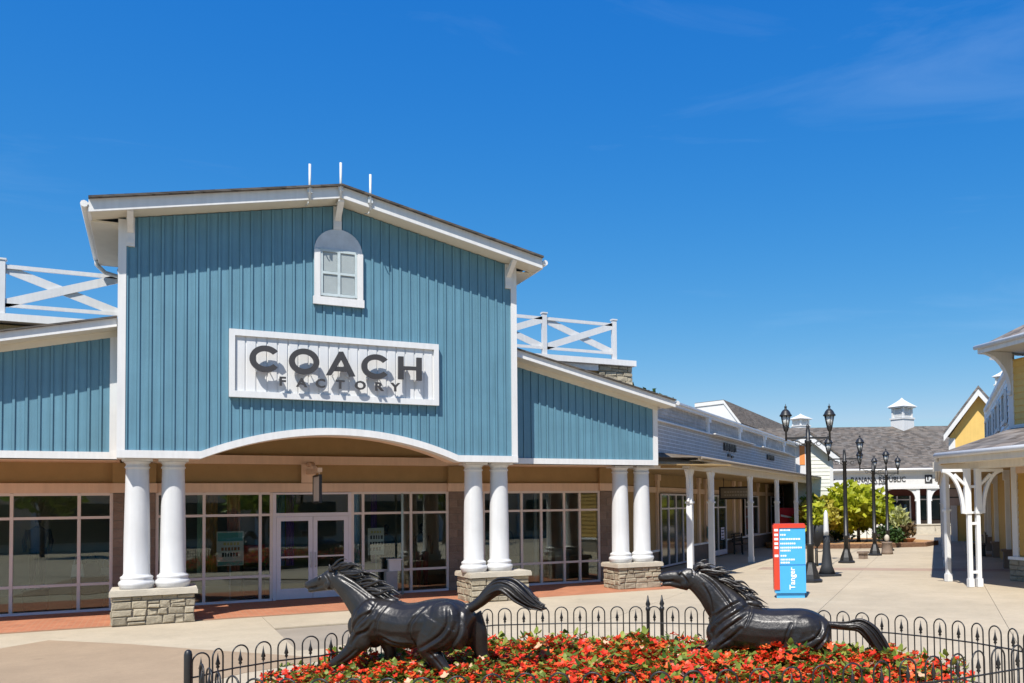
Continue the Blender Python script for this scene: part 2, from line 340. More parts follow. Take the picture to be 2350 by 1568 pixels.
# ================================================================ THE GROUND
SA = radians(43.3)                                     # the street runs this way
AG = Fr((19.72, 27.88), SA)                            # street frame, the street on v < 0
AA = radians(41.6); A = Fr((19.72, 27.88), AA)         # arcade frame, its posts on v = 0
TY, WY, GY = 20.4, 21.17, 23.9                         # planes of the blue front, of its wings, of the shop glass
g = B(); g.add([(-600, -400, -.05), (700, -400, -.05), (700, 800, -.05), (-600, 800, -.05)], [(0, 1, 2, 3)])
mk('ground', g, M['ground'], kind='structure')
pave = mk('pavement', B().add([(-40, -30, -.04), (75, -30, -.04), (75, 90, -.04), (-40, 90, -.04)], [(0, 1, 2, 3)]), M['ground'], kind='structure')
vj = [-24.5, -19.6, -15.6, -11.35, -7.9, -4.4, -.6, 2.6]        # joints that run with the street
uj = [-34, -29.2, -24.6, -20.2, -15.6, -10.4, -6.1, -1.2, 4., 9.4, 15, 21, 28, 36, 46]
for i in range(len(uj)-1):
    for j in range(len(vj)-1):
        g_ = .004
        c = AG.p((uj[i]+uj[i+1])/2, (vj[j]+vj[j+1])/2, 0)
        if c.y > 26 and c.x < 14: continue
        mk('slab', B().box(AG, uj[i]+g_, uj[i+1]-g_, vj[j]+g_, vj[j+1]-g_, -.03, 0), M['concrete'], pave)
mk('slab', B().box(W0, -30, 3.0, -25, 15.2, -.035, -.008), M['concrete'], pave)
mk('slab', B().box(W0, -30, -6.5, 15.21, 20.5, -.035, -.008), M['concrete'], pave)
mk('slab', B().box(W0, -6.49, 2.0, 15.21, 20.5, -.035, -.008), M['concrete'], pave)
mk('slab', B().box(W0, 2.01, 11.5, 18.4, 20.5, -.035, -.008), M['concrete'], pave)
mk('brick_walk', B().box(W0, -14, 12.6, 20.58, 24.0, -.02, .006), M['brick'], kind='structure')
P_ = [gnd(-200, 1500), gnd(0, 1489), gnd(112, 1470), gnd(300, 1479), gnd(470, 1492), gnd(770, 1512), gnd(560, 1545), gnd(420, 1580), gnd(100, 1720), gnd(-300, 1700)]
mk('tan_paving', B().flat(W0, [(p.x, p.y) for p in P_], -.006, .005), M['tanpave'], kind='structure')
mk('brick_strip', B().box(AG, -3.4, -2.3, -9.5, -.9, -.02, .004), mat('faded_brick', (.36, .255, .19), .9, .15, 1.5), kind='structure')
# ================================================================ THE BLUE SHOP
shop = thing('blue_store', (3.5, 22, 0), 'big blue board-and-batten store with white trim, gabled front and paired white columns', 'store building')
UC = 3.5
def tower_top(u): return 8.9 - .214*abs(u-UC)
def wing_top(u): return 5.86 - .235*(abs(u-UC)-4.3)
AR0, AR1, ARZ, ARP = .84, 6.18, 3.44, 3.99
def arch(u, z0=ARZ, zp=ARP):
    if u <= AR0 or u >= AR1: return z0
    h = zp-z0; c = (AR1-AR0)/2; R = (c*c+h*h)/(2*h); d = u-(AR0+AR1)/2
    return zp-R+sqrt(R*R-d*d)
def boards(parent, y, us, bot, top, rnd):
    for i in range(len(us)-1):
        a, b_ = us[i]+.003, us[i+1]-.003; t = .018+rnd.uniform(0, .004)
        q = B(); mid = (a+b_)/2
        pts = [(a, bot(a)), (b_, bot(b_)), (b_, top(b_))] + ([(UC, top(UC))] if a < UC < b_ else []) + [(a, top(a))]
        q.prism(W0, pts, y-t, y)
        q.prism(W0, [(a, bot(a)), (a+.042, bot(a+.042)), (a+.042, top(a+.042)), (a, top(a))], y-t-.027, y-t+.001)
        mk('board', q, M['blue'], parent)
def lin(a, b, n): return [a+(b-a)*i/n for i in range(n+1)]
# tower
arcu = [AR0+(AR1-AR0)*i/24 for i in range(25)]
q = B(); q.strip(W0, [(-.61, 3.3)]+[(u, arch(u)-.06 if AR0 < u < AR1 else 3.3) for u in arcu]+[(7.62, 3.3)], [(-.61, tower_top(-.61))]+[(u, tower_top(u)) for u in arcu]+[(7.62, tower_top(7.62))], TY, TY+.3)
tw = mk('front_wall', q, M['blue'], shop)
rn = random.Random(3)
boards(tw, TY, lin(-.5, 7.51, 39), lambda u: arch(u)-.02, lambda u: tower_top(u)-.005, rn)
q = B(); q.box(W0, -.61, 7.62, TY+.3, 24, 4.4, 7.75); mk('side_wall', q, M['blue'], shop)
for u0, u1 in ((-.63, -.49), (7.5, 7.64)):
    mk('corner_board', B().box(W0, u0, u1, TY-.06, TY+.35, 3.28, tower_top(u0)-.01), M['white'], shop)
q = B(); q.box(W0, -.63, AR0, TY-.075, TY+.32, 3.29, ARZ); q.box(W0, AR1, 7.64, TY-.075, TY+.32, 3.29, ARZ)
q.strip(W0, [(u, arch(u)-.15) for u in arcu], [(u, arch(u)) for u in arcu], TY-.08, TY+.31)
mk('arch_trim', q, M['white'], shop)
# rake, soffit, roof of the tower
FY = TY-.6; E0, E1 = -1.1, 8.1
for s in (0, 1):
    a, b_ = (E0, UC) if s == 0 else (UC, E1)
    mk('fascia', B().prism(W0, [(a, tower_top(a)), (b_, tower_top(b_)), (b_, tower_top(b_)+.24), (a, tower_top(a)+.24)], FY, FY+.05), M['white'], shop)
    mk('soffit', B().prism(W0, [(a, tower_top(a)+.012), (b_, tower_top(b_)+.012), (b_, tower_top(b_)+.05), (a, tower_top(a)+.05)], FY+.051, TY+.02), M['soffit'], shop)
    rf = mk('roof', B().prism(W0, [(a, tower_top(a)+.24), (b_, tower_top(b_)+.24), (b_, tower_top(b_)+.28), (a, tower_top(a)+.28)], FY-.1, 24.1), M['shingleM'], shop)
    e = E0 if s == 0 else E1; wv = -.6 if s == 0 else 7.61; zz = tower_top(e)
    mk('eave_soffit', B().box(W0, min(e, wv), max(e, wv), TY+.02, 24, zz-.01, zz+.03), M['soffit'], shop)
    mk('eave_fascia', B().box(W0, e-.02, e+.03, FY+.05, 24, zz, zz+.185), M['white'], shop)
    sg = -1 if s == 0 else 1
    mk('gutter', B().tube([(e+sg*.07, FY-.02, zz+.14), (e+sg*.07, 24, zz+.13)], .065, 8), M['white'], shop)
    mk('downspout', B().tube([(e+sg*.06, 23.9, zz+.12), (e+sg*.06, 23.9, zz-.02), (e-sg*.1, 24.02, zz-.16), (wv+sg*.12, 24.05, zz-.22), (wv+sg*.05, 24.05, zz-.42), (wv+sg*.05, 24.05, 5.2)], .05, 6), M['white'], shop)
def bracket(u, wdt, zt, drop, name='bracket'):
    q = B(); q.box(W0, u-wdt/2, u+wdt/2, TY-.085, TY-.01, zt-drop, zt+.02)
    q.hexa([Vector((u-wdt*.36, TY-.09, zt-.3)), Vector((u+wdt*.36, TY-.09, zt-.3)), Vector((u+wdt*.36, FY+.06, zt-.0)), Vector((u-wdt*.36, FY+.06, zt-.0)),
            Vector((u-wdt*.36, TY-.09, zt-.15)), Vector((u+wdt*.36, TY-.09, zt-.15)), Vector((u+wdt*.36, FY+.06, zt+.1)), Vector((u-wdt*.36, FY+.06, zt+.1))])
    q.box(W0, u-wdt*.45, u+wdt*.45, TY-.1, TY-.084, zt-drop+.05, zt-drop+.12)
    mk(name, q, M['white'], shop)
bracket(UC, .17, tower_top(UC)-.06, .48); bracket(-.42, .15, tower_top(-.42)-.02, .56); bracket(7.43, .15, tower_top(7.43)-.02, .56)
for x, y0, y1 in ((711, 377, 432), (782, 374, 428), (850, 401, 456)):
    u, z0 = W0.px(x, y1, FY-.03); z1 = W0.px(x, y0, FY-.03)[1]
    q = B(); q.tube([(u, FY-.035, z0-.25), (u, FY-.035, z1)], .026, 8); q.box(W0, u-.05, u+.05, FY-.05, FY-.002, z0-.1, z0+.02)
    q.tube([(u-.03, FY-.03, z0-.3), (u-.03, FY+.0, z0-.33), (u-.04, FY+.35, tower_top(u)-.03)], .012, 5)
    mk('rod', q, M['metal'], shop)
# arched blind window
wu0, wu1, wz0, wz1 = 3.02, 4.03, 6.7, 7.86
cc = (wu0+wu1)/2; half = (wu1-wu0)/2
lun = [(wu0, wz0), (wu1, wz0), (wu1, wz1)] + [(cc+half*cos(pi*i/16), wz1+half*1.0*sin(pi*i/16)) for i in range(1, 16)] + [(wu0, wz1)]
gw = mk('gable_window', B().prism(W0, [(a, z) for a, z in lun], TY-.06, TY-.022), M['white'], shop)
iu0, iu1, iz0, iz1 = wu0+.12, wu1-.12, wz0+.17, wz1+.03
q = B()
for a in (iu0, cc-.03, iu1-.05): q.box(W0, a, a+.05 if a != cc-.03 else a+.06, TY-.1, TY-.058, iz0, iz1)
for z in (iz0, (iz0+iz1)/2-.03, iz1-.05): q.box(W0, iu0+.001, iu1-.001, TY-.098, TY-.059, z, z+.055)
mk('window_frame', q, cm('pale_grey_blue', (.47, .54, .55)), gw)
mk('lunette', B().prism(W0, [(wu1-.02, wz1+.04)]+[(cc+(half-.015)*cos(pi*i/16), wz1+.04+(half-.04)*sin(pi*i/16)) for i in range(1, 16)]+[(wu0+.02, wz1+.04)], TY-.066, TY-.0601), cm('lunette_grey', (.5, .54, .58)), gw)
q = B(); q.box(W0, wu0-.03, wu1+.03, TY-.12, TY-.058, wz0-.03, wz0+.14); q.box(W0, wu0-.005, iu0-.002, TY-.115, TY-.058, wz0+.14, wz1); q.box(W0, iu1+.002, wu1+.005, TY-.115, TY-.058, wz0+.14, wz1)
mk('casing', q, M['white'], gw)
for i in range(2):
    for j in range(2):
        a = iu0+.05 if i == 0 else cc+.03; b_ = cc-.03 if i == 0 else iu1-.05; z = iz0+.055 if j == 0 else (iz0+iz1)/2+.025; z2 = (iz0+iz1)/2-.03 if j == 0 else iz1-.05
        mk('pane', B().box(W0, a+.012, b_-.012, TY-.075, TY-.059, z+.012, z2-.012), M['grey'], gw)
# wings
def wing(s):
    i0, i1 = (7.66, 11.93) if s > 0 else (-.66, -7.4)
    lo, hi = min(i0, i1), max(i0, i1)
    ww = mk('wing_wall', B().prism(W0, [(lo, 3.3), (hi, 3.3), (hi, wing_top(hi)), (lo, wing_top(lo))], WY, WY+.3), M['blue'], shop)
    n = round((hi-lo-.14)/.206)
    boards(ww, WY, lin(lo+(.02 if s > 0 else .1), hi-(.12 if s > 0 else .1), n), lambda u: 3.42, lambda u: wing_top(u)-.004, rn)
    mk('trim_band', B().box(W0, lo-.005, hi+.012, WY-.065, WY+.32, 3.3, 3.44), M['white'], shop)
    cb = (11.81, 11.95) if s > 0 else (-.78, -.64)
    mk('corner_board', B().box(W0, cb[0], cb[1], WY-.055, WY+.33, 3.441, wing_top(cb[0] if s < 0 else cb[1])-.01), M['white'], shop)
    a, b_ = (7.65, 12.22) if s > 0 else (-7.6, -.65); fy = WY-.56
    mk('fascia', B().prism(W0, [(a, wing_top(a)+.02), (b_, wing_top(b_)+.02), (b_, wing_top(b_)+.19), (a, wing_top(a)+.19)], fy, fy+.05), M['white'], shop)
    mk('soffit', B().prism(W0, [(a, wing_top(a)+.03), (b_, wing_top(b_)+.03), (b_, wing_top(b_)+.07), (a, wing_top(a)+.07)], fy+.051, WY+.02), M['soffit'], shop)
    mk('frieze', B().prism(W0, [(a, wing_top(a)-.1), (min(b_, 11.95), wing_top(min(b_, 11.95))-.1), (min(b_, 11.95), wing_top(min(b_, 11.95))+.029), (a, wing_top(a)+.029)], WY-.06, WY-.001), M['soffit'], shop)
    mk('roof', B().prism(W0, [(a, wing_top(a)+.19), (b_, wing_top(b_)+.19), (b_, wing_top(b_)+.225), (a, wing_top(a)+.225)], fy-.06, 24.0), M['shingleM'], shop)
    if s > 0: mk('gutter', B().tube([(b_+.06, fy-.03, wing_top(b_)+.13), (b_+.06, 24, wing_top(b_)+.13)], .06, 8), M['white'], shop)
    # porch lintel and ceiling
    mk('lintel', B().box(W0, lo, hi, WY+.33, WY+.75, 3.29, 3.5), M['sand'], shop)
    mk('porch_ceiling', B().box(W0, lo, hi, WY+.74, GY+.1, 3.36, 3.45), M['sand'], shop)
wing(1); wing(-1)
q = B(); q.box(W0, -.61, AR0, TY+.325, TY+.9, 3.3, 3.5); q.box(W0, AR1, 7.62, TY+.325, TY+.9, 3.3, 3.5); mk('lintel', q, M['sand'], shop)
q = B(); q.strip(W0, [(u, arch(u)-.13) for u in arcu], [(u, arch(u)-.08) for u in arcu], TY+.315, TY+.9); mk('arch_soffit', q, M['sand'], shop)
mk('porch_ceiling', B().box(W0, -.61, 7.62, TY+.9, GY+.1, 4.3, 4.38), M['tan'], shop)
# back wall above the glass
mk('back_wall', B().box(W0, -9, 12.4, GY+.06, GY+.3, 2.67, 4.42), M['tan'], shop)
for a, b_, z0, z1, pr in ((-9, 11.5, 2.67, 2.89, .05), (-.6, 7.6, 3.36, 3.57, .06)):
    mk('trim_band', B().box(W0, a, b_, GY-pr, GY+.058, z0, z1), M['sand'], shop)
# block pilasters
def pilaster(a, b_, n):
    pl = mk('pilaster', B().box(W0, a+.012, b_-.012, GY-.075, GY+.2, 0, 2.66), M['mortar'], shop)
    wdt = (b_-a)/n
    for r in range(13):
        off = wdt/2 if r % 2 else 0; us = [a]+[a+off+wdt*k for k in range(0 if off else 1, n)]+[b_]
        for k in range(len(us)-1):
            if us[k+1]-us[k] < .05: continue
            mk('block', B().box(W0, us[k]+.006, us[k+1]-.006, GY-.09-rn.uniform(0, .005), GY-.05, .01+r*.2038, .01+r*.2038+.192), M['cmu'], pl)
    mk('pilaster_cap', B().box(W0, a-.03, b_+.03, GY-.12, GY+.05, 2.668, 2.888), M['sand'], shop)
    mk('pilaster_top', B().box(W0, a-.01, b_+.01, GY-.09, GY+.05, 2.889, 3.355), M['tan'], shop)
pilaster(-.8, .05, 2); pilaster(6.97, 7.92, 2); pilaster(11.5, 12.3, 2)
# shop windows
def window(mu, zs, extra=()):
    wn = mk('shop_window', B().box(W0, mu[0]-.02, mu[-1]+.02, GY-.06, GY+.06, .0, .06), M['frame2'], shop)
    for k, u in enumerate(mu):
        mk('mullion', B().box(W0, u-.032, u+.032, GY-.055, GY+.055, .061, 2.665), M['frame'], wn)
    for z in zs[1:]:
        for k in range(len(mu)-1):
            mk('transom', B().box(W0, mu[k]+.033, mu[k+1]-.033, GY-.05, GY+.05, z-.03, z+.03), M['frame'], wn)
    for k in range(len(mu)-1):
        for i in range(len(zs)-1):
            mk('pane', B().box(W0, mu[k]+.03, mu[k+1]-.03, GY-.004, GY+.004, zs[i]+.03, zs[i+1]-.03), M['glass'], wn)
    return wn
ZS = [.03, .62, 2.115, 2.64]
window([-7.4, -6.2, -4.9, -3.9, -2.69, -1.45, -.83], ZS)
window([.08, 1.06, 2.29, 2.54], ZS)
window([4.47, 4.73, 5.96, 6.94], ZS)
window([7.95, 8.5, 9.06, 9.65, 10.36, 10.85, 11.47], ZS)
# doors
dr = mk('door_frame', B().box(W0, 2.575, 2.65, GY-.06, GY+.06, .0, 2.66).box(W0, 4.36, 4.436, GY-.06, GY+.06, .0, 2.66).box(W0, 2.65, 4.36, GY-.055, GY+.055, 2.06, 2.15).box(W0, 2.65, 4.36, GY-.05, GY+.05, 2.61, 2.66), M['frame2'], shop)
mk('pane', B().box(W0, 2.65, 4.36, GY-.004, GY+.004, 2.15, 2.61), M['glass'], dr)
for a, b_, h in ((2.655, 3.5, 1), (3.51, 4.355, -1)):
    d = mk('door_leaf', B().box(W0, a, a+.1, GY-.07, GY-.02, .02, 2.055).box(W0, b_-.1, b_, GY-.07, GY-.02, .02, 2.055).box(W0, a+.1, b_-.1, GY-.069, GY-.021, .02, .28).box(W0, a+.1, b_-.1, GY-.069, GY-.021, 1.95, 2.055), M['frame2'], shop)
    mk('pane', B().box(W0, a+.1, b_-.1, GY-.048, GY-.042, .28, 1.95), M['glass'], d)
    mk('push_bar', B().box(W0, a+.1, b_-.1, GY-.1, GY-.07, 1.04, 1.08), M['frame'], d)
    hx = b_-.05 if h > 0 else a+.05
    mk('handle', B().tube([(hx, GY-.07, 1.15), (hx, GY-.14, 1.15), (hx, GY-.14, .8), (hx, GY-.07, .8)], .014, 6), M['metal'], d)
# paired columns on stone piers
CAP = .69
PROF = [(.3, 0), (.3, .05), (.315, .07), (.325, .11), (.31, .15), (.28, .17), (.285, .2), (.295, .225), (.28, .25), (.25, .265), (.235, .3), (.232, 1.0), (.218, 1.8), (.205, 2.38), (.205, 2.4), (.225, 2.42), (.225, 2.44), (.205, 2.46), (.205, 2.5), (.235, 2.53), (.25, 2.55)]
def column(u, y):
    c = mk('column', B().lathe((u, y, CAP), PROF, 32), M['white2'], shop)
    mk('capital', B().box(W0, u-.27, u+.27, y-.27, y+.27, CAP+2.551, 3.285), M['white2'], c)
for u, y in ((-.28, 20.83), (.36, 20.83), (6.69, 20.83), (7.33, 20.83), (11.02, 21.6), (11.68, 21.6)): column(u, y)
def stone(b, fr, u0, u1, v, z0, z1, rr):
    j = lambda k=.012: rr.uniform(-k, k); d = rr.uniform(.012, .05); g_ = .008
    o_ = [(u0+g_+j(), z0+g_+j()), (u1-g_+j(), z0+g_+j()), (u1-g_+j(), z1-g_+j()), (u0+g_+j(), z1-g_+j())]
    k = .018; cu, cz = (u0+u1)/2, (z0+z1)/2
    i_ = [(u+(k if u < cu else -k)+j(.008), z+(k if z < cz else -k)+j(.008)) for u, z in o_]
    vs = [fr.p(u, v+.03, z) for u, z in o_]+[fr.p(u, v-d*.5, z) for u, z in o_]+[fr.p(u, v-d+j(.012), z) for u, z in i_]
    f = [(0, 1, 5, 4), (1, 2, 6, 5), (2, 3, 7, 6), (3, 0, 4, 7), (4, 5, 9, 8), (5, 6, 10, 9), (6, 7, 11, 10), (7, 4, 8, 11), (8, 9, 10), (8, 10, 11)]
    b.add(vs, f)
def stone_face(parent, fr, u0, u1, v, z0, z1, rr, wmin=.16, wmax=.38):
    z = z0
    while z < z1-.03:
        h = min(rr.uniform(.11, .18), z1-z)
        if z1-z-h < .07: h = z1-z
        u = u0
        while u < u1-.01:
            wd = rr.uniform(wmin, wmax)
            if u1-u-wd < .12: wd = u1-u
            q = B()
            if h > .15 and rr.random() < .3: zm = z+h*rr.uniform(.4, .6); stone(q, fr, u, u+wd, v, z, zm, rr); mk('stone', q, M['stone'], parent); q = B(); stone(q, fr, u, u+wd, v, zm, z+h, rr)
            else: stone(q, fr, u, u+wd, v, z, z+h, rr)
            mk('stone', q, M['stone'], parent); u += wd
        z += h
def pier(u0, u1, y0, y1):
    p = mk('pier', B().box(W0, u0+.03, u1-.03, y0+.03, y1-.03, -.02, .575), M['mortar'], shop)
    stone_face(p, W0, u0, u1, y0+.02, 0, .575, rn)
    left = Fr((u0+.02, y0), radians(-90))               # outward side faces -X
    stone_face(p, left, -(y1-y0), 0, 0, 0, .575, rn)
    q = B(); q.box(W0, u0-.05, u1+.05, y0-.06, y1+.05, .575, .66); q.box(W0, u0-.035, u1+.035, y0-.045, y1+.035, .66, .69)
    mk('pier_cap', q, M['stonecap'], p)
pier(-.69, .75, 20.4, 21.5); pier(6.49, 7.92, 20.4, 21.5); pier(10.74, 12.02, 21.18, 22.1)
# roof deck with its stone parapet and railing
q = B(); q.box(W0, -9, 12.8, 24.35, 33, 4.5, 6.44); mk('upper_wall', q, M['tan'], shop)
mk('deck_edge', B().box(W0, -9.1, 12.93, 24.12, 33.1, 6.49, 6.66), M['white'], shop)
sp = mk('stone_parapet', B().box(W0, 11.75, 12.84, 24.3, 30, 4.6, 6.49), M['mortar'], shop)
stone_face(sp, W0, 11.72, 12.86, 24.28, 5.2, 6.48, rn, .2, .45)
mk('frieze', B().box(W0, 8, 11.7, 24.25, 24.34, 6.3, 6.48), M['white'], shop)
def rail_bay(a, b_, y):
    q = B(); q.box(W0, a, b_, y-.03, y+.03, 7.68, 7.77); mk('top_rail', q, M['white2'], shop)
    mk('bottom_rail', B().box(W0, a, b_, y-.03, y+.03, 6.82, 6.9), M['white2'], shop)
    for k, (z0, z1) in enumerate(((6.9, 7.68), (7.68, 6.9))):
        t = .1; yy = y-.03 if k == 0 else y+.012
        mk('cross_brace', B().prism(W0, [(a, z0-t), (b_, z1-t), (b_, z1+t), (a, z0+t)], yy, yy+.035), M['white2'], shop)
for u in (-5.24, -2.96, -.68, 7.67, 9.95, 12.23):
    mk('rail_post', B().box(W0, u-.065, u+.065, 24.18, 24.31, 6.66, 7.86).box(W0, u-.085, u+.085, 24.16, 24.33, 7.86, 7.9), M['white2'], shop)
for a, b_ in ((-5.17, -3.03), (-2.89, -.75), (7.74, 9.88), (10.02, 12.16)): rail_bay(a, b_, 24.245)
# ---------------------------------------------------------------- the sign on the front
SG = thing('store_sign', (3.53, TY-.05, 4.57), 'white framed sign board with raised charcoal letters COACH FACTORY on the blue front', 'sign')
u0, u1, z0, z1 = 1.35, 5.71, 4.57, 5.98
mk('panel', B().box(W0, u0+.02, u1-.02, TY-.08, TY-.046, z0+.02, z1-.02), M['signwhite'], SG)
for a, b_, c, d in ((u0, u1, z0, z0+.13), (u0, u1, z1-.13, z1), (u0, u0+.11, z0+.13, z1-.13), (u1-.11, u1, z0+.13, z1-.13)):
    mk('sign_frame', B().box(W0, a, b_, TY-.15, TY-.047, c, d), M['signwhite'], SG)
for i in range(20):
    a = u0+.12+i*(u1-u0-.24)/20
    mk('slat', B().box(W0, a+.004, a+(u1-u0-.24)/20-.03, TY-.098, TY-.079, z0+.13, z1-.13), M['signwhite'], SG)
def zpx(x, y): return W0.px((x/2.6111+800)/1.634, (y/2.6111+1200)/1.634, LY)
LY = TY-.31
def ring(b, x0, x1, y0, y1, st, a0, a1, n=28):
    c = zpx((x0+x1)/2, (y0+y1)/2); L_ = zpx(x0, (y0+y1)/2); T_ = zpx((x0+x1)/2, y0)
    ru, rz = abs(c[0]-L_[0]), abs(T_[1]-c[1]); lo = []; hi = []
    for i in range(n+1):
        t = a0+(a1-a0)*i/n; lo.append((c[0]+(ru-st)*cos(t), c[1]+(rz-st)*sin(t))); hi.append((c[0]+ru*cos(t), c[1]+rz*sin(t)))
    b.strip(W0, lo, hi, LY, LY+.07)
def poly(b, pts, d=0.): b.prism(W0, [zpx(*p) for p in pts], LY+d, LY+.07-d)
def letter(name, fn):
    b = B(); fn(b); mk(name, b, M['letter'], SG)
    xs = [v[0] for v in b.v]; zs = [v[2] for v in b.v]; p_ = B()
    for fx in (.25, .75): p_.tube([(min(xs)+(max(xs)-min(xs))*fx, LY+.06, (min(zs)+.02)), (min(xs)+(max(xs)-min(xs))*fx, TY-.08, min(zs)+.02)], .01, 5)
    mk('standoff', p_, M['metal'], SG)
st = .115
letter('letter', lambda b: ring(b, 355, 668, 250, 510, st, radians(38), radians(322)))
letter('letter', lambda b: ring(b, 742, 1042, 280, 532, st, 0, 2*pi, 36))
letter('letter', lambda b: (poly(b, [(1105, 540), (1158, 540), (1262, 378), (1250, 310), (1232, 310)]), poly(b, [(1232, 310), (1272, 310), (1392, 552), (1338, 552), (1240, 355)], .003), poly(b, [(1168, 455), (1322, 462), (1342, 505), (1140, 498)], .006)))
letter('letter', lambda b: ring(b, 1453, 1740, 336, 578, st, radians(38), radians(322)))
letter('letter', lambda b: (poly(b, [(1813, 355), (1865, 358), (1865, 582), (1813, 578)]), poly(b, [(1992, 368), (2043, 371), (2043, 595), (1992, 591)]), poly(b, [(1865, 452), (1992, 458), (1992, 493), (1865, 487)])))
def text(name, s, parent, fr, u, z, v, h, mt, depth=.02, bold=.0, sx=1., spacing=1., align='LEFT'):
    cu = bpy.data.curves.new('t', 'FONT'); cu.body = s; cu.size = h*1.38; cu.extrude = depth/2; cu.offset = bold; cu.space_character = spacing; cu.align_x = align; cu.resolution_u = 3
    ob = bpy.data.objects.new('t', cu); me = bpy.data.meshes.new_from_object(ob); bpy.data.objects.remove(ob)
    b = B(); b.add([fr.p(u+p.co.x*sx, v-p.co.z, z+p.co.y) for p in me.vertices], [tuple(p.vertices) for p in me.polygons]); bpy.data.meshes.remove(me)
    return mk(name, b, mt, parent)
def fit_text(name, s, parent, fr, u0, u1, z0, z1, v, mt):
    o = text(name, s, parent, fr, u0, z0, v, z1-z0, mt, .03, .006); me = o.data; off = base_of(parent)
    us = [(Vector(p.co)+off-fr.o).dot(fr.u) for p in me.vertices]; a, b_ = min(us), max(us)
    for p, u in zip(me.vertices, us): p.co += fr.u*(u0+(u-a)*(u1-u0)/(b_-a)-u)
    return o
LY2 = TY-.25
for ch, x, y in (('F', 645, 636), ('A', 820, 648), ('C', 1003, 655), ('T', 1205, 666), ('O', 1388, 674), ('R', 1586, 686), ('Y', 1748, 692)):
    u, z = zpx(x, y); text('small_letter', ch, SG, W0, u, z, LY2, .185, M['letter'], .05, .008, 1.15)
# blade sign over the doors
u, z = W0.px(728, 1100, 22.4)
bs = thing('blade_sign', (u, 22.4, 2.4), 'small cream hanging blade sign with dark edges over the shop doors', 'sign')
mk('panel', B().box(W0, u-.018, u+.018, 21.95, 22.85, 2.42, 3.0), M['signwhite'], bs)
q = B(); q.box(W0, u-.03, u+.03, 21.9, 21.95, 2.38, 3.04); q.box(W0, u-.03, u+.03, 22.85, 22.9, 2.38, 3.04); q.box(W0, u-.03, u+.03, 21.95, 22.85, 2.38, 2.42); q.box(W0, u-.03, u+.03, 21.95, 22.85, 3.0, 3.04)
mk('sign_frame', q, M['black'], bs)
q = B(); q.box(W0, u-.05, u+.05, 22.0, GY-.06, 3.1, 3.2); q.box(W0, u-.16, u+.16, GY-.1, GY-.055, 2.9, 3.38); q.tube([(u, 22.1, 3.1), (u, 22.1, 3.04)], .015, 6); q.tube([(u, 22.7, 3.1), (u, 22.7, 3.04)], .015, 6)
q.tube([(u, GY-.08, 3.36), (u, 23.2, 3.34), (u, 22.7, 3.2)], .06, 8)
mk('bracket_arm', q, M['sand'], bs)
# ---------------------------------------------------------------- what shows behind the glass
q = B(); q.box(W0, -9, 12.3, GY+.31, 31, -.02, .03); mk('shop_floor', q, M['shopfloor'], shop)
q = B(); q.box(W0, -9, 12.3, 29.5, 29.7, .03, 3); q.box(W0, -9.2, -9, GY+.3, 29.7, 0, 3); q.box(W0, 12.3, 12.5, GY+.1, 29.7, 0, 3.3); mk('shop_inner_wall', q, M['shopwall'], shop)
mk('shop_ceiling', B().box(W0, -9, 12.3, GY+.31, 29.7, 2.95, 3.05), M['shopwall'], shop)
mk('sill', B().box(W0, -9, 12.3, GY-.055, GY+.3, -.02, .0), M['stonecap'], shop)
def mannequin(u, y, z0, top, leg, label, h=1.0):
    t = thing('mannequin', (u, y, z0), label, 'mannequin')
    X = lambda du, dz, dy=0: (u+du*h, y+dy, z0+dz*h)
    b = B(); b.tube([X(0, .92), X(0, 1.05), X(0, 1.22), X(0, 1.4), X(0, 1.46), X(0, 1.52)], [.16*h, .15*h, .18*h, .19*h, .12*h, .055*h], 12, flatk=.62, upv=Vector((1, 0, 0)))
    for s in (-1, 1): b.tube([X(s*.2, 1.42), X(s*.27, 1.15, -.03), X(s*.25, .9, -.08)], [.06*h, .05*h, .035*h], 8)
    mk('torso', b, top, t)
    b = B()
    for s in (-1, 1): b.tube([X(s*.09, .97), X(s*.1, .5), X(s*.1, .06)], [.095*h, .07*h, .05*h], 10); b.tube([X(s*.1, .03, .04), X(s*.1, .03, -.16)], [.045, .035], 8)
    mk('leg', b, leg, t)
    mk('head', B().tube([X(0, 1.5), X(0, 1.56)], [.05*h, .05*h], 8).ball(X(0, 1.66), .075*h, .09*h, .11*h), cm('mannequin_skin', (.03, .028, .026)), t)
    mk('base_plate', B().lathe((u, y, z0-.0), [(.22, 0), (.22, .015), (.03, .02)], 16), M['metal'], t)
def plinth(u0, u1, y0, y1, z, label):
    b = B(); b.box(W0, u0, u1, y0, y1, .03, z-.04); b.box(W0, u0-.02, u1+.02, y0-.02, y1+.02, z-.04, z); return solo('display_plinth', b, M['navy'], label, 'plinth')
def bag(u, y, z, wd, hh, mt, label):
    t = thing('handbag', (u, y, z), label, 'handbag'); b = B()
    b.hexa([Vector(p) for p in ((u-wd/2, y-.09, z), (u+wd/2, y-.09, z), (u+wd/2, y+.09, z), (u-wd/2, y+.09, z), (u-wd*.4, y-.04, z+hh), (u+wd*.4, y-.04, z+hh), (u+wd*.4, y+.04, z+hh), (u-wd*.4, y+.04, z+hh))])
    mk('body', b, mt, t); n = 10
    mk('strap', B().tube([(u-wd*.28*cos(pi*i/n), y, z+hh+hh*.75*sin(pi*i/n)) for i in range(n+1)], .012, 6), mt, t)
plinth(-1.62, -1.0, 24.55, 25.1, .75, 'low black display block behind the left window'); plinth(-2.55, -2.1, 24.6, 25.1, .5, 'black display block under the dark mannequin')
mannequin(-2.3, 24.85, .5, M['navy'], M['navy'], 'dark dressed mannequin on a block behind the far left window', .95)
bag(-1.25, 24.8, .75, .36, .3, M['navy'], 'black handbag with tall straps on the block in the left window')
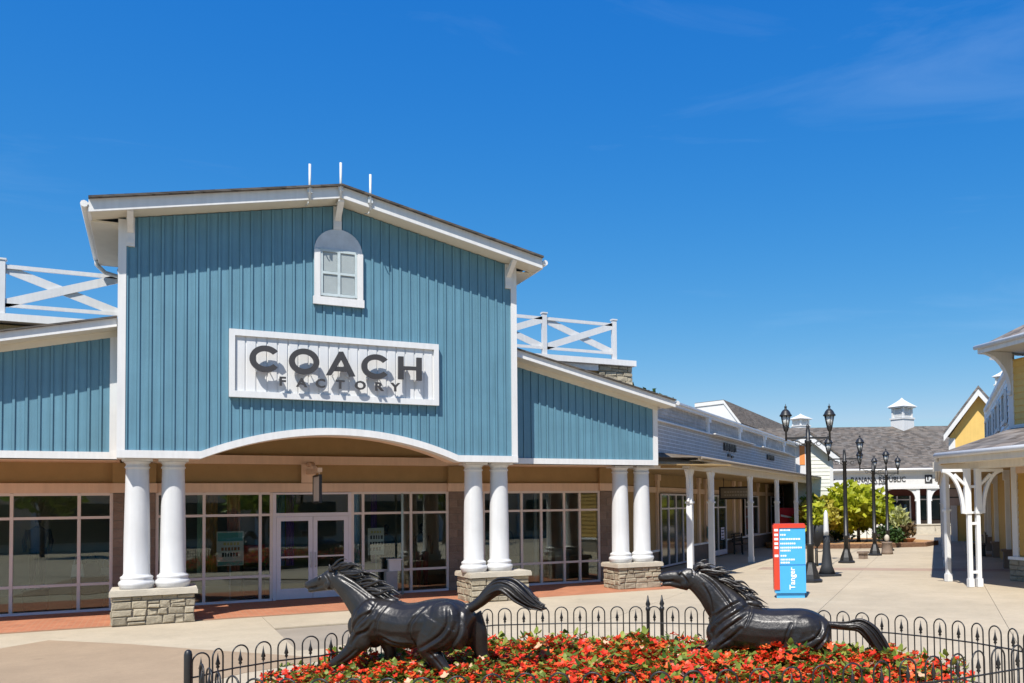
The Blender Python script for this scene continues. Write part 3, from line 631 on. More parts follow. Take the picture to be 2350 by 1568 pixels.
bag(-1.52, 24.75, .75, .26, .28, cm('bag_white', (.6, .6, .58)), 'white handbag beside the black one in the left window')
bag(-.98, 25.3, .62, .26, .28, cm('bag_white', (.6, .6, .58)), 'white handbag at the right edge of the left window')
plinth(-1.15, -.8, 25.1, 25.5, .62, 'narrow black block carrying a white handbag in the left window')
for u, wd, c, y, lab in ((1.25, .34, (.30, .17, .05), 25.1, 'ochre hanging fabric panel at the left of the centre window'), (1.78, .3, (.36, .17, .13), 25.0, 'dusty pink hanging fabric panel behind the poster'), (3.05, .22, (.10, .19, .35), 26.5, 'blue hanging fabric strip behind the doors'), (3.3, .2, (.19, .08, .28), 26.5, 'purple hanging fabric strip behind the doors'), (4.85, .25, (.14, .27, .38), 25.6, 'pale blue hanging fabric panel right of the doors'), (5.45, .16, (.17, .09, .26), 26., 'violet hanging fabric strip right of the doors'), (1.0, .12, (.28, .36, .27), 24.6, 'pale green post at the left of the centre window')):
    b = B(); n = 12
    for i in range(n):
        a0 = u-wd/2+wd*i/n; a1 = u-wd/2+wd*(i+1)/n; f0 = .03*sin(i*1.9); f1 = .03*sin((i+1)*1.9)
        b.add([(a0, y+f0, .7), (a1, y+f1, .7), (a1, y+f1, 2.85), (a0, y+f0, 2.85), (a0, y+f0+.01, .7), (a1, y+f1+.01, .7), (a1, y+f1+.01, 2.85), (a0, y+f0+.01, 2.85)], [(0, 1, 2, 3), (7, 6, 5, 4)])
    b.tube([(u-wd/2-.03, y, 2.87), (u+wd/2+.03, y, 2.87)], .015, 6); b.tube([(u, y, 2.87), (u, y, 2.96)], .008, 5)
    solo('fabric_panel', b, cm('fab%d' % int(u*100), c), lab, 'fabric panel')
def poster(u0, u1, y, z0, z1, label, head, rows):
    t = thing('poster', ((u0+u1)/2, y, z0), label, 'poster')
    mk('sheet', B().box(W0, u0, u1, y, y+.012, z0, z1), cm('poster_cream', (.42, .42, .33)), t)
    if head: mk('header', B().box(W0, u0+.02, u1-.02, y-.004, y-.001, z1-.24, z1-.03), cm('poster_teal', (.06, .2, .19)), t); mk('footer', B().box(W0, u0+.02, u1-.02, y-.004, y-.001, z0+.02, z0+.1), cm('poster_teal', (.06, .2, .19)), t)
    for z, wd, hh, c in rows:
        u = (u0+u1)/2-wd/2
        while u < (u0+u1)/2+wd/2:
            s = rn.uniform(.03, .06); mk('print', B().box(W0, u, u+s, y-.004, y-.001, z, z+hh), c, t); u += s+.025
    mk('stand', B().tube([((u0+u1)/2, y+.02, .03), ((u0+u1)/2, y+.02, z0+.1)], .015, 6).lathe(((u0+u1)/2, y+.05, .03), [(.16, 0), (.16, .02), (.02, .03)], 14), M['metal'], t)
poster(1.36, 1.96, 24.35, .88, 1.72, 'cream poster with a teal header standing in the centre window', True, ((1.25, .4, .08, cm('poster_brown', (.2, .08, .03))), (1.1, .36, .1, M['navy']), (1.38, .3, .07, cm('poster_gold', (.35, .28, .1)))))
poster(4.98, 5.4, 24.5, 1.0, 1.72, 'pale poster with rows of dark print right of the doors', False, ((1.58, .26, .06, cm('poster_gold', (.35, .28, .1))), (1.42, .3, .1, M['navy']), (1.27, .32, .08, M['navy']), (1.12, .3, .08, M['navy'])))
mannequin(5.62, 25.2, .03, M['navy'], M['navy'], 'dark dressed mannequin beside the pale poster', 1.0)
mannequin(6.65, 25.4, .03, M['dark'], cm('maroon', (.14, .02, .03)), 'mannequin with maroon trousers at the right of the centre window', 1.0)
plinth(2.0, 2.5, 24.8, 25.4, .9, 'black display block left of the doors'); solo('red_display_box', B().box(W0, 2.02, 2.48, 24.82, 25.3, .905, 1.3).box(W0, 2.0, 2.5, 24.8, 25.32, 1.3, 1.34), cm('display_red', (.25, .03, .02)), 'dull red display box on the block left of the doors', 'box')
q = B(); q.box(W0, 8.3, 9.4, 24.8, 25.5, .72, .78)
for a in (8.35, 9.3):
    for c in (24.85, 25.4): q.box(W0, a, a+.05, c, c+.05, .03, .72)
solo('display_table', q, cm('table_wood', (.11, .075, .035)), 'brown display table behind the right hand window', 'table')
bag(9.15, 25.1, .78, .42, .42, M['navy'], 'large black handbag on the brown display table')
bag(8.62, 25.1, .78, .3, .26, cm('bag_red', (.3, .03, .03)), 'red handbag on the brown display table')
for u, lab in ((9.85, 'pale inner post left of two in the right hand window'), (10.3, 'pale inner post right of two in the right hand window')):
    solo('inner_post', B().box(W0, u, u+.09, 24.9, 25., .03, 2.7).box(W0, u-.03, u+.12, 24.87, 25.03, 2.7, 2.95), cm('pale', (.42, .44, .46)), lab, 'post')
q = B(); q.box(W0, 10.55, 11.0, 25.0, 25.4, .03, .9); q.box(W0, 10.5, 11.05, 24.95, 25.45, .9, .94); solo('display_stand', q, cm('pale', (.42, .44, .46)), 'pale display stand at the right end of the right hand window', 'stand')
# slim post with an ash box outside the glass
t = thing('standing_ash_bin', (5.66, 23.55, 0), 'slim pale teal post with a bin box before the window right of the doors', 'ash bin')
mk('post', B().tube([(5.66, 23.55, 0), (5.66, 23.55, 2.62)], .03, 10), cm('pale_teal', (.42, .56, .54)), t)
mk('bin_box', B().box(W0, 5.3, 5.6, 23.45, 23.65, .62, .9).box(W0, 5.27, 5.63, 23.42, 23.68, .9, .93), M['metal'], t)
mk('bin_body', B().box(W0, 5.22, 5.5, 23.42, 23.7, .006, .62), cm('bin_grey', (.3, .31, .31)), t)
# ================================================================ THE ARCADE ALONG THE STREET
arc = thing('street_arcade', A.p(2, 2, 0), 'long shaded store row with pale siding and covered walk beyond the blue store', 'store building')
PU = [A.px(x, 1157, 0)[0] for x in (1583, 1632, 1722, 1783, 1827, 1863, 1892)]
UE = 20.; UP_ = 13.4
def bracket_plate(fr, u, v, z, s, w=.55, h=1.0, th=.06):
    """curved knee brace under a beam, cut from a plate"""
    n = 8; pts = [(u, z), (u+s*w, z), (u+s*w, z-.06)]
    for i in range(1, n+1):
        a = pi/2*i/n; pts.append((u+s*(w-.04)*(1-sin(a))+s*.07, z-.06-(h-.18)*(1-cos(a))))
    pts += [(u+s*.1, z-h+.08), (u+s*.1, z-h), (u, z-h)]
    return fr, pts
def knee(parent, fr, u, v, z, s, mt, w=.55, h=1.0, th=.07):
    f_, pts = bracket_plate(fr, u, v, z, s, w, h); mk('knee_brace', B().prism(fr, pts, v-th/2, v+th/2), mt, parent)
def post(parent, fr, u, v, z1, mt, s=.075, arms=(-1, 1), w=.55, h=1.0):
    p = mk('post', B().box(fr, u-s, u+s, v-s, v+s, 0, z1).box(fr, u-s-.02, u+s+.02, v-s-.02, v+s+.02, .01, .22).box(fr, u-s-.03, u+s+.03, v-s-.03, v+s+.03, z1-h-.06, z1-h), mt, parent)
    for a in arms: knee(p, fr, u+a*(s-.005), v, z1-.002, a, mt, w, h)
for u in PU: post(arc, A, u, 0, 3.27, M['post'], .085, (-1, 1), .3, .95)
mk('beam', B().box(A, -7.85, UE, -.12, .12, 3.27, 3.5), M['beam'], arc)
pA = A.p(PU[0], 0, 0); mk('beam', B().box(W0, 11.97, pA.x-.05, pA.y-.1, pA.y+.1, 3.272, 3.49), M['post'], arc)
mk('eave_board', B().box(A, -8.1, UE, -.42, -.37, 3.5, 3.61), M['beam'], arc)
mk('eave_soffit', B().box(A, -8.1, UE, -.37, -.125, 3.505, 3.53), M['beam'], arc)
mk('gutter', B().tube([A.p(-8.1, -.48, 3.59), A.p(UE, -.48, 3.59)], .045, 6), cm('old_gutter', (.25, .21, .17)), arc)
mk('pent_roof', B().slab([A.p(-8.15, -.47, 3.63), A.p(UE, -.47, 3.63), A.p(UE, .62, 3.75), A.p(-8.7, .62, 3.75)], .03), M['shingleA'], arc)
mk('pent_roof', B().slab([Vector((11.98, pA.y-.35, 3.6)), A.p(-8.15, -.47, 3.61), A.p(-8.7, .62, 3.74), Vector((11.98, pA.y+.5, 3.74))], .03), M['shingleA'], arc)
mk('porch_ceiling', B().box(A, -8.6, UE, .125, 2.4, 3.3, 3.36), M['tan'], arc)
mk('porch_ceiling', B().box(W0, 11.97, 15.0, 22.1, 25.5, 3.365, 3.4), M['tan'], arc)
# upper front: lap boards, ledge, shake panels between pilasters, cap
US = -9.75
core = mk('upper_wall', B().box(A, US, UP_, .64, 1.2, 3.72, 5.2), M['shakes'], arc)
for r in range(8):
    u = US
    while u < UP_:
        e = min(u+rn.uniform(2.6, 4.4), UP_)
        z = 3.745+r*.1135
        mk('lap_board', B().hexa([A.p(u+.004, .638, z), A.p(e-.004, .638, z), A.p(e-.004, .66, z), A.p(u+.004, .66, z), A.p(u+.004, .652, z+.119), A.p(e-.004, .652, z+.119), A.p(e-.004, .665, z+.119), A.p(u+.004, .665, z+.119)]), M['siding'], core)
        u = e
mk('ledge', B().box(A, US, UP_, .55, .66, 4.655, 4.69), M['siding'], arc)
pil = [A.px(x, 1000, .7)[0] for x in (1618, 1691, 1748, 1793)]
edges = [US]+pil+[UP_]
for k in range(len(edges)-1):
    for r in range(5):
        u = edges[k]+.08
        while u < edges[k+1]-.08:
            e = min(u+rn.uniform(.5, 1.1), edges[k+1]-.08); z = 4.69+r*.104
            mk('shake', B().hexa([A.p(u+.004, .615, z), A.p(e-.004, .615, z), A.p(e-.004, .645, z), A.p(u+.004, .645, z), A.p(u+.004, .632, z+.108), A.p(e-.004, .632, z+.108), A.p(e-.004, .645, z+.108), A.p(u+.004, .645, z+.108)]), M['shakes'], core)
            u = e
for u in pil: mk('parapet_post', B().box(A, u-.08, u+.08, .55, .66, 4.691, 5.2).box(A, u-.14, u+.14, .5, .66, 5.05, 5.2), M['siding'], arc)
mk('parapet_cap', B().box(A, US, UP_+.05, .5, 1.25, 5.2, 5.29).box(A, US, UP_+.05, .44, 1.3, 5.29, 5.35), M['siding'], arc)
mk('flat_roof', B().box(A, US, UP_, 1.2, 10, 4.4, 4.6), M['shingleA'], arc)
# letters on the siding and sign ledges
for x0, x1, y0, y1, lab, nm in ((1662, 1690, 1016, 1040, 'dark illegible shop lettering on the pale siding nearer the blue store', 'shop_lettering'), (1761, 1777, 1043, 1060, 'dark illegible shop lettering on the pale siding farther down the street', 'shop_lettering')):
    a, zt = A.px(x0, y0, .6); b_, _ = A.px(x1, y0, .6); _, zb = A.px(x0, y1, .6)
    t = thing('shop_lettering', A.p(a, .6, zb), lab, 'sign'); n = 5
    for k in range(n):
        ua = a+(b_-a)*k/n; ub = a+(b_-a)*(k+.74)/n; st_ = (ub-ua)*.3; q = B()
        q.box(A, ua, ua+st_, .575, .63, zb+.1, zt); q.box(A, ua+st_, ub, .58, .63, zt-.09, zt-.001); q.box(A, ub-st_, ub, .576, .63, zb+.12+.05*(k % 2), zt-.1)
        if k % 2: q.box(A, ua+st_, ub-st_, .58, .63, zb+.2, zb+.27)
        mk('letter', q, M['letter'], t)
    if x0 < 1700: mk('small_letter', B().box(A, a+(b_-a)*.3, a+(b_-a)*.48, .58, .63, zb-.1, zb+.0).box(A, a+(b_-a)*.58, a+(b_-a)*.72, .58, .63, zb-.12, zb-.03), M['letter'], t)
for x0, x1 in ((1640, 1732), (1750, 1815)):
    a = A.px(x0, 1000, .45)[0]; b_ = A.px(x1, 1000, .45)[0]
    mk('sign_ledge', B().box(A, a, b_, .4, .552, 4.66, 4.7), M['white'], arc)
# back wall of the covered walk
VW = 2.4
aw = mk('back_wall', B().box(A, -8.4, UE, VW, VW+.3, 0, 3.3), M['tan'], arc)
mk('stone_base', B().box(A, -8.3, UE, VW-.06, VW-.001, 0, .62), M['cmu'], arc)
mk('base_cap', B().box(A, -8.3, UE, VW-.1, VW-.001, .621, .69), M['siding'], arc)
mk('trim_band', B().box(A, -8.3, UE, VW-.05, VW-.001, 2.66, 2.85), M['sand'], arc)
for x in (1512, 1606, 1622, 1686, 1700, 1742, 1762, 1800):
    u = A.px(x, 1180, VW-.08)[0]; mk('pilaster', B().box(A, u-.13, u+.13, VW-.09, VW-.002, .69, 3.29).box(A, u-.17, u+.17, VW-.12, VW-.002, 3.08, 3.29), M['sand'], arc)
def arc_window(x0, x1, nm, zb=.7, door=False):
    a = A.px(x0, 1180, VW-.1)[0]; b_ = A.px(x1, 1180, VW-.1)[0]
    wn_ = mk('shop_window', B().box(A, a, b_, VW-.13, VW-.1, zb, 2.62), cm('dim_glass', (.03, .04, .035), .08), arc)
    for k in range(nm+1):
        u = a+(b_-a)*k/nm; mk('mullion', B().box(A, u-.035, u+.035, VW-.17, VW-.131, zb, 2.62), M['frame2'], wn_)
    for z in ((zb+.03, 2.1, 2.6) if not door else (.1, 2.1, 2.6)):
        for k in range(nm): mk('transom', B().box(A, a+(b_-a)*k/nm+.036, a+(b_-a)*(k+1)/nm-.036, VW-.165, VW-.131, z-.03-(.12 if door and z < 1 else 0)*0, z+.03+(.15 if door and z < 1 else 0)), M['frame2'], wn_)
    return wn_
arc_window(1514, 1580, 4, .06); arc_window(1626, 1664, 2, .06, True); arc_window(1708, 1738, 2, .7); arc_window(1768, 1796, 2, .7)
for x0, x1, y0, y1, mt, lab in ((1655, 1668, 1211, 1237, cm('notice_white', (.62, .64, .8)), 'white notice taped to the arcade door'), (1624, 1636, 1209, 1236, cm('notice_teal', (.12, .33, .33)), 'teal notice taped beside the arcade door')):
    a, zt = A.px(x0, y0, VW-.19); b_, zb = A.px(x1, y1, VW-.19); b_ = a+.55 if b_-a > .6 else b_
    t = thing('notice', A.p(a, VW-.19, zb), lab, 'notice'); mk('sheet', B().box(A, a, b_, VW-.185, VW-.18, zb, zt), mt, t)
    for k in range(4): mk('print', B().box(A, a+.06, b_-.06-.05*(k % 2), VW-.189, VW-.1855, zt-.1-k*.13, zt-.06-k*.13), M['navy'], t)
# hanging sign under the arcade, lantern, bench, red stand
a, zt = A.px(1688, 1117, 1.2); _, zb = A.px(1688, 1146, 1.2)
t = thing('hanging_sign', A.p(a, 1.2, zb), 'dark framed grey board hanging crosswise under the arcade roof', 'sign')
ha = Fr(A.p(a, 1.2, 0), SA-pi/2)
mk('board', B().box(ha, -.62, .62, -.03, .03, zb+.05, zt-.05), cm('sign_grey', (.25, .22, .17)), t)
mk('sign_frame', B().box(ha, -.69, .69, -.05, .05, zt-.06, zt).box(ha, -.69, .69, -.05, .05, zb, zb+.06).box(ha, -.69, -.62, -.049, .049, zb+.06, zt-.06).box(ha, .62, .69, -.049, .049, zb+.06, zt-.06), M['black'], t)
for k in range(2):
    u = -.48
    while u < .42: s = rn.uniform(.05, .1); mk('print', B().box(ha, u, u+s, -.036, -.031, zb+.14+k*.13, zb+.2+k*.13), cm('sign_print', (.42, .38, .3)), t); u += s+.035
mk('hanger', B().tube([ha.p(-.5, 0, zt), ha.p(-.5, 0, 3.3)], .015, 6).tube([ha.p(.5, 0, zt), ha.p(.5, 0, 3.3)], .015, 6), M['black'], t)
u = A.px(1700, 1240, 1.9)[0]
t = thing('bench', A.p(u, 1.9, 0), 'black slatted bench against the wall in the shaded arcade', 'bench')
for k in range(5): mk('seat_slat', B().box(A, u-.8, u+.8, 1.62+k*.09, 1.69+k*.09, .42, .45), M['black'], t)
for k in range(4): mk('back_slat', B().box(A, u-.8, u+.8, 2.06+k*.02, 2.09+k*.02, .52+k*.11, .6+k*.11), M['black'], t)
for s in (-.7, .7): mk('leg', B().box(A, u+s-.03, u+s+.03, 1.62, 1.68, 0, .62).box(A, u+s-.03, u+s+.03, 2.0, 2.055, 0, .9).box(A, u+s-.029, u+s+.029, 1.6, 2.0, .62, .66), M['black'], t)
u = A.px(1805, 1190, 1.2)[0]
t = thing('red_stand', A.p(u, 1.2, 0), 'bright red promotional stand with a white stripe under the arcade', 'display stand')
rb = Fr(A.p(u, 1.2, 0), -HEAD)
mk('panel', B().box(rb, -.45, .45, -.05, .05, .9, 2.0), cm('stand_red', (.6, .015, .03)), t)
mk('stripe', B().prism(rb, [(-.3, 1.55), (.4, 1.42), (.4, 1.5), (-.3, 1.66)], -.06, -.051), M['print'], t)
mk('leg', B().box(rb, -.4, -.34, -.03, .03, 0, .9), M['red'], t); mk('leg', B().box(rb, .34, .4, -.03, .03, 0, .9), M['red'], t)
# ================================================================ BUILDINGS BEHIND
# roof with white gable end behind the arcade
v0 = 9.; gA = Fr(A.p(0, v0, 0), AA)
u0, zr = gA.px(1662, 918, 0); ue = u0+26
bh = thing('shingled_hall', gA.p(u0+8, 0, 0), 'brown shingled roof with a white gable end rising behind the arcade', 'building')
sd_ = Fr(gA.p(u0, 0, 0), AA-pi/2)                       # gable end plane: u runs toward the street
(uR, zR), (uL, zL) = sd_.px(1702, 971), sd_.px(1596, 926)
mk('roof', B().slab([gA.p(u0-.2, 0, zr), gA.p(ue, 0, zr), gA.p(ue, -uR, zR), gA.p(u0-.2, -uR, zR)], .12), M['shingleA'], bh)
mk('roof', B().slab([gA.p(u0-.2, 0, zr), gA.p(ue, 0, zr), gA.p(ue, -uL, zL), gA.p(u0-.2, -uL, zL)], .12), M['shingleA'], bh)
mk('gable_wall', B().prism(sd_, [(uL, 3), (uR-.1, 3), (uR-.1, zR-.14), (0, zr-.14), (uL, zL-.14)], -.15, .3), M['white'], bh)
for (ua_, za_) in ((uR, zR), (uL, zL)): mk('rake_board', B().prism(sd_, [(0, zr-.3), (ua_, za_-.3), (ua_, za_-.04), (0, zr-.04)], -.22, -.151), M['white'], bh)
mk('wall', B().box(gA, u0+.3, ue, -uR+.3, -uL-.3, 3, zR-.15), M['cream'], bh)
def cupola(parent_name, c, s, h, label, rot=0.):
    t = thing('cupola', c, label, 'cupola'); f = Fr(c, rot); z = c.z
    mk('base', B().box(f, -s*.62, s*.62, -s*.62, s*.62, z-s*.9, z+h*.3).box(f, -s*.68, s*.68, -s*.68, s*.68, z+h*.3, z+h*.35), M['white'], t)
    for x in (-1, 1):
        for y in (-1, 1): mk('corner_post', B().box(f, x*s*.5-.07*s, x*s*.5+.07*s, y*s*.5-.07*s, y*s*.5+.07*s, z+h*.35, z+h*.66), M['white'], t)
    for k in range(7):
        zz = z+h*.37+k*h*.04; mk('louvre', B().box(f, -s*.44, s*.44, -s*.5, -s*.42, zz, zz+h*.03).box(f, -s*.5, -s*.42, -s*.4, s*.44, zz, zz+h*.03), M['white'], t)
    mk('core', B().box(f, -s*.4, s*.4, -s*.4, s*.4, z+h*.35, z+h*.66), M['grey'], t)
    q = B(); q.box(f, -s*.72, s*.72, -s*.72, s*.72, z+h*.66, z+h*.7)
    e = s*.82; n = 6
    prof = [(e*(1-i/n)**1.25, z+h*.7+(h*.3)*(i/n)) for i in range(n)]+[(.01, z+h)]
    q.lathe((c.x, c.y, 0), [(r*1.414, zz) for r, zz in prof], 4, rot+pi/4, False); mk('cap_roof', q, M['white'], t)
# white lap-sided gable at the end of the arcade, with an orange panel
E = Fr((0, 0), -HEAD)                                   # faces the camera
d1 = E.uv(A.p(UP_+.2, 1, 0))[1]+.5; G = Fr(E.p(0, d1, 0), -HEAD)
def G2(x, y): return G.px(x, y, 0)
p0, p1, p2, p3, p4 = G2(1827, 1112), G2(1827, 1016), G2(1856, 1004), G2(1908, 1046), G2(1908, 1220)
gb = thing('white_gable_house', G.p(p3[0], 0, 0), 'white lap-sided gable with an upright orange panel at the end of the arcade', 'building')
gwl = mk('gable_wall', B().prism(G, [(p1[0]-.02, 0), (p4[0], 0), (p3[0], p3[1]-.1), (p2[0], p2[1]-.1), (p1[0]-.02, p1[1]-.1)], 0, 5), M['cream'], gb)
z = 2.9
while z < p2[1]-.25:
    hi = p3[0] if z < p3[1]-.2 else p2[0]+(p3[0]-p2[0])*(p2[1]-.2-z)/(p2[1]-.1-p3[1]+.1)
    a_, e_ = p1[0]+.0, hi-.06
    if e_-a_ > .2: mk('lap_board', B().hexa([G.p(a_, -.03, z), G.p(e_, -.03, z), G.p(e_, .01, z), G.p(a_, .01, z), G.p(a_, -.008, z+.2), G.p(e_, -.008, z+.2), G.p(e_, .01, z+.2), G.p(a_, .01, z+.2)]), M['cream'], gwl)
    z += .2
mk('corner_board', B().box(G, p3[0]-.12, p3[0]+.06, -.07, .1, 0, p3[1]-.1), M['white'], gb)
mk('corner_board', B().box(G, p1[0]-.05, p1[0]+.62, -.045, .1, 3.4, p1[1]-.15), M['white'], gb)
mk('rake_board', B().prism(G, [(p2[0], p2[1]-.2), (p3[0]+.35, p3[1]-.48), (p3[0]+.35, p3[1]-.12), (p2[0], p2[1]+.14)], -.45, -.36), M['white'], gb)
mk('rake_board', B().prism(G, [(p2[0], p2[1]-.2), (p1[0]-.6, p1[1]-.45), (p1[0]-.6, p1[1]-.1), (p2[0], p2[1]+.14)], -.45, -.36), M['white'], gb)
mk('roof', B().prism(G, [(p2[0], p2[1]+.14), (p3[0]+.38, p3[1]-.12), (p3[0]+.38, p3[1]+.0), (p2[0], p2[1]+.26)], -.5, 6), M['shingleE'], gb)
mk('roof', B().prism(G, [(p2[0], p2[1]+.14), (p1[0]-.7, p1[1]-.1), (p1[0]-.7, p1[1]+.02), (p2[0], p2[1]+.26)], -.5, 6), M['shingleE'], gb)
a, zt = G2(1834, 1024); b_, zb = G2(1847, 1067)
mk('orange_panel', B().box(G, a, b_, -.07, -.047, zb, zt), M['orange'], gb)
# the store closing the street
dE = E.uv(gnd(2119, 1226))[1]; K = Fr(E.p(0, dE, 0), -HEAD)
kx = lambda x: K.px(x, 1150, 0)[0]; kz = lambda y, x=2060: K.px(x, y, 0)[1]
U0, U1 = kx(1880), kx(2290)
eb = thing('end_store', K.p(kx(2060), 0, 0), 'white fronted store with a broad grey shingled roof closing the street', 'store building')
ze, zr = kz(1078), K.px(2060, 979, 7.)[1]
mk('roof', B().slab([K.p(U0-6, -.35, ze), K.p(U1, -.35, ze), K.p(U1, 7, zr), K.p(U0-6, 7, zr)], .15), M['shingleE'], eb)
mk('roof', B().slab([K.p(U0-6, 7, zr), K.p(U1, 7, zr), K.p(U1, 15, ze), K.p(U0-6, 15, ze)], .15), M['shingleE'], eb)
mk('fascia', B().box(K, U0-1, U1, -.41, -.35, ze-.2, ze+.02), M['white'], eb)
mk('gutter', B().tube([K.p(U0-1, -.5, ze-.02), K.p(U1, -.5, ze-.02)], .09, 6), M['white'], eb)
mk('sign_band', B().box(K, U0-1, U1, -.15, .15, kz(1119), ze-.05), M['white'], eb)
mk('band_trim', B().box(K, U0-1, U1, -.2, .2, kz(1121)-.05, kz(1116)), M['white'], eb)
mk('soffit', B().box(K, U0-1, U1, -.35, -.151, ze-.2, ze-.16), M['white'], eb)
mk('wall', B().box(K, U0-1, U1, 2.6, 12, 0, ze-.1), M['burgundy'], eb)
mk('porch_ceiling', B().box(K, U0-1, U1, .151, 2.6, kz(1121)-.02, kz(1119)+.05), M['burgundy'], eb)
for x0, x1, n in ((1925, 1990, 3), (2050, 2112, 2), (2127, 2188, 2)):
    a, b_ = kx(x0), kx(x1)
    wn_ = mk('shop_window', B().box(K, a, b_, 2.5, 2.58, .95, kz(1138)), cm('far_glass', (.03, .05, .05), .06), eb)
    for k in range(n+1): u = a+(b_-a)*k/n; mk('mullion', B().box(K, u-.05, u+.05, 2.44, 2.499, .95, kz(1138)), M['frame2'], wn_)
    mk('transom', B().box(K, a+.06, b_-.06, 2.45, 2.499, kz(1147)-.04, kz(1147)+.04), M['frame2'], wn_)
mk('stone_base', B().box(K, U0, U1, 2.38, 2.5, 0, .9), M['cmu'], eb)
for x in (1912, 2008, 2119, 2222):
    u = kx(x)
    mk('post_base', B().box(K, u-.62, u+.62, -.4, .4, 0, .62).box(K, u-.68, u+.68, -.45, .45, .62, .7), M['stonecap'], eb)
    for s in (-1, 1):
        p_ = mk('post', B().box(K, u+s*.38-.12, u+s*.38+.12, -.12, .12, .7, kz(1121)), M['post'], eb)
        knee(p_, K, u+s*.49, 0, kz(1121)-.002, s, M['post'], .75, .9, .16)
a, b_ = kx(2120), kx(2190); mk('low_wall', B().box(K, kx(2128), kx(2210), -.15, .15, 0, .62).box(K, kx(2128), kx(2210), -.2, .2, .62, .7), M['stonecap'], eb)
mk('rail', B().box(K, kx(2062), kx(2110), -.05, .05, .62, .7), M['post'], eb)
fit_text('lettering', 'BANANA REPUBLIC', eb, K, kx(1953), kx(2078), kz(1106), kz(1094), -.17, M['letter'])
fit_text('lettering', 'FACTORY STORE', eb, K, kx(1985), kx(2035), kz(1112), kz(1108), -.17, M['letter'])
a, b_ = kx(2122), kx(2139)
mk('logo_square', B().box(K, a, b_, -.19, -.15, kz(1110), kz(1091)), M['letter'], eb)
fit_text('lettering', 'LP', eb, K, kx(2125), kx(2136), kz(1106), kz(1095), -.21, M['print'])
fit_text('lettering', 'BA', eb, K, kx(2145), kx(2158), kz(1104), kz(1097), -.17, M['letter'])
# dark jacket on a form behind the end windows
for x, mt, lab in ((2085, cm('jacket_navy', (.012, .016, .03)), 'dark jacket on a dress form in the far end window'),):
    u = kx(x); t = thing('dress_form', K.p(u, 2.2, 0), lab, 'mannequin')
    mk('torso', B().tube([K.p(u, 2.2, 1.15), K.p(u, 2.2, 1.5), K.p(u, 2.2, 2.0), K.p(u, 2.2, 2.2), K.p(u, 2.2, 2.3)], [.33, .27, .36, .2, .1], 12, flatk=.4, upv=K.u), mt, t)
    for s in (-1, 1): mk('sleeve', B().tube([K.p(u+s*.33, 2.2, 2.05), K.p(u+s*.48, 2.15, 1.4)], [.12, .1], 8), cm('jacket_blue', (.12, .22, .3)), t)
    mk('stand', B().tube([K.p(u, 2.2, 0), K.p(u, 2.2, 1.2)], .04, 6).lathe(K.p(u, 2.2, 0), [(.25, 0), (.25, .03), (.04, .05)], 12), M['black'], t)
c = K.p(K.px(2071, 980, 7)[0], 7, K.px(2071, 985, 7)[1]); cupola('end', c, 1.0, K.px(2071, 913, 7)[1]-c.z, 'tall white louvred cupola on the grey roof closing the street', -HEAD+.62)
c = gA.p(u0, 0, 0); vC = 11.; gC = Fr(A.p(0, vC, 0), AA); uc, zc = gC.px(1838, 992, 0); c = gC.p(uc, 0, zc); cupola('side', c, 1.3, gC.px(1838, 950, 0)[1]-zc, 'small white cupola showing beside the tall lamp post', -HEAD+.62)
# ================================================================ THE YELLOW STORE ON THE RIGHT
P1 = gnd(2177, 1335); RA = radians(-102)
R = Fr(P1, RA)                                          # u runs toward the camera, v into the building
yb = thing('yellow_store', R.p(2, 4, 0), 'yellow lap-sided store with hipped roof and white bracketed porch posts on the right', 'store building')
VE = -.7
ue0, zE = R.px(2154, 1046, VE)
ue1 = ue0+9
zb_ = R.px(2228, 1078, 0)[1]
def rpost(P, arms):
    u, v = R.uv(P); post(yb, R, u, v, zb_, M['post'], .085, arms, .75, 1.05); return u, v
post(yb, R, 0, 0, zb_, M['post'], .058, (), .75, 1.05)
ua, va = R.uv(gnd(2228, 1348)); ub, vb = R.uv(gnd(2248, 1350))
PF = Fr(gnd(2228, 1348), -HEAD+.12)                     # the pair faces the plaza
du = .235
for u, s in ((0, -1), (du, 1)):
    post(yb, PF, u, 0, zb_, M['post'], .052, (), .95, 1.1)
    b = B(); w_, h_ = .6, 1.15; a0 = u+s*.048; n = 10; lo = []; hi = []
    for i in range(n+1):
        a = pi/2*i/n; lo.append((a0+s*(.06+w_*(1-sin(a))), zb_-.005-h_*(1-cos(a)))); hi.append((a0+s*(.06+(w_-.02)*(1-sin(a))-.13*sin(a)*0-.0), zb_-.005-h_*(1-cos(a))+.0))
    for i in range(n):
        a, b2 = pi/2*i/n, pi/2*(i+1)/n; f_ = lambda t, r: (a0+s*(.04+w_-(w_-r)*sin(t)*1.0), zb_-.004-(h_-(h_-r)*cos(t)))
        f2_ = lambda t, r: (a0+s*(w_-(w_+r)*sin(t))+s*.06, zb_-.004-h_+(h_+r)*cos(t))
        b.prism(PF, [f2_(a, 0), f2_(b2, 0), f2_(b2, -.085), f2_(a, -.085)], -.04, .04)
    b.box(PF, min(a0, a0+s*.06), max(a0, a0+s*.06), -.045, .045, zb_-h_-.02, zb_-.005); b.box(PF, min(a0+s*.06, a0+s*(w_+.06)), max(a0+s*.06, a0+s*(w_+.06)), -.044, .044, zb_-.08, zb_-.004)
    b.prism(PF, [(a0+s*.06, zb_-.36), (a0+s*.06, zb_-.44), (a0+s*.36, zb_-.18), (a0+s*.3, zb_-.12)], -.035, .035)
    mk('knee_brace', b, M['post'], yb)
for z in (.35, 1.6, 2.55): mk('spindle', B().box(PF, .05, du-.05, -.03, .03, z, z+.07), M['post'], yb)
mk('beam', B().box(R, -.2, 9, -.28, .12, zb_, zb_+.26), M['beam'], yb)
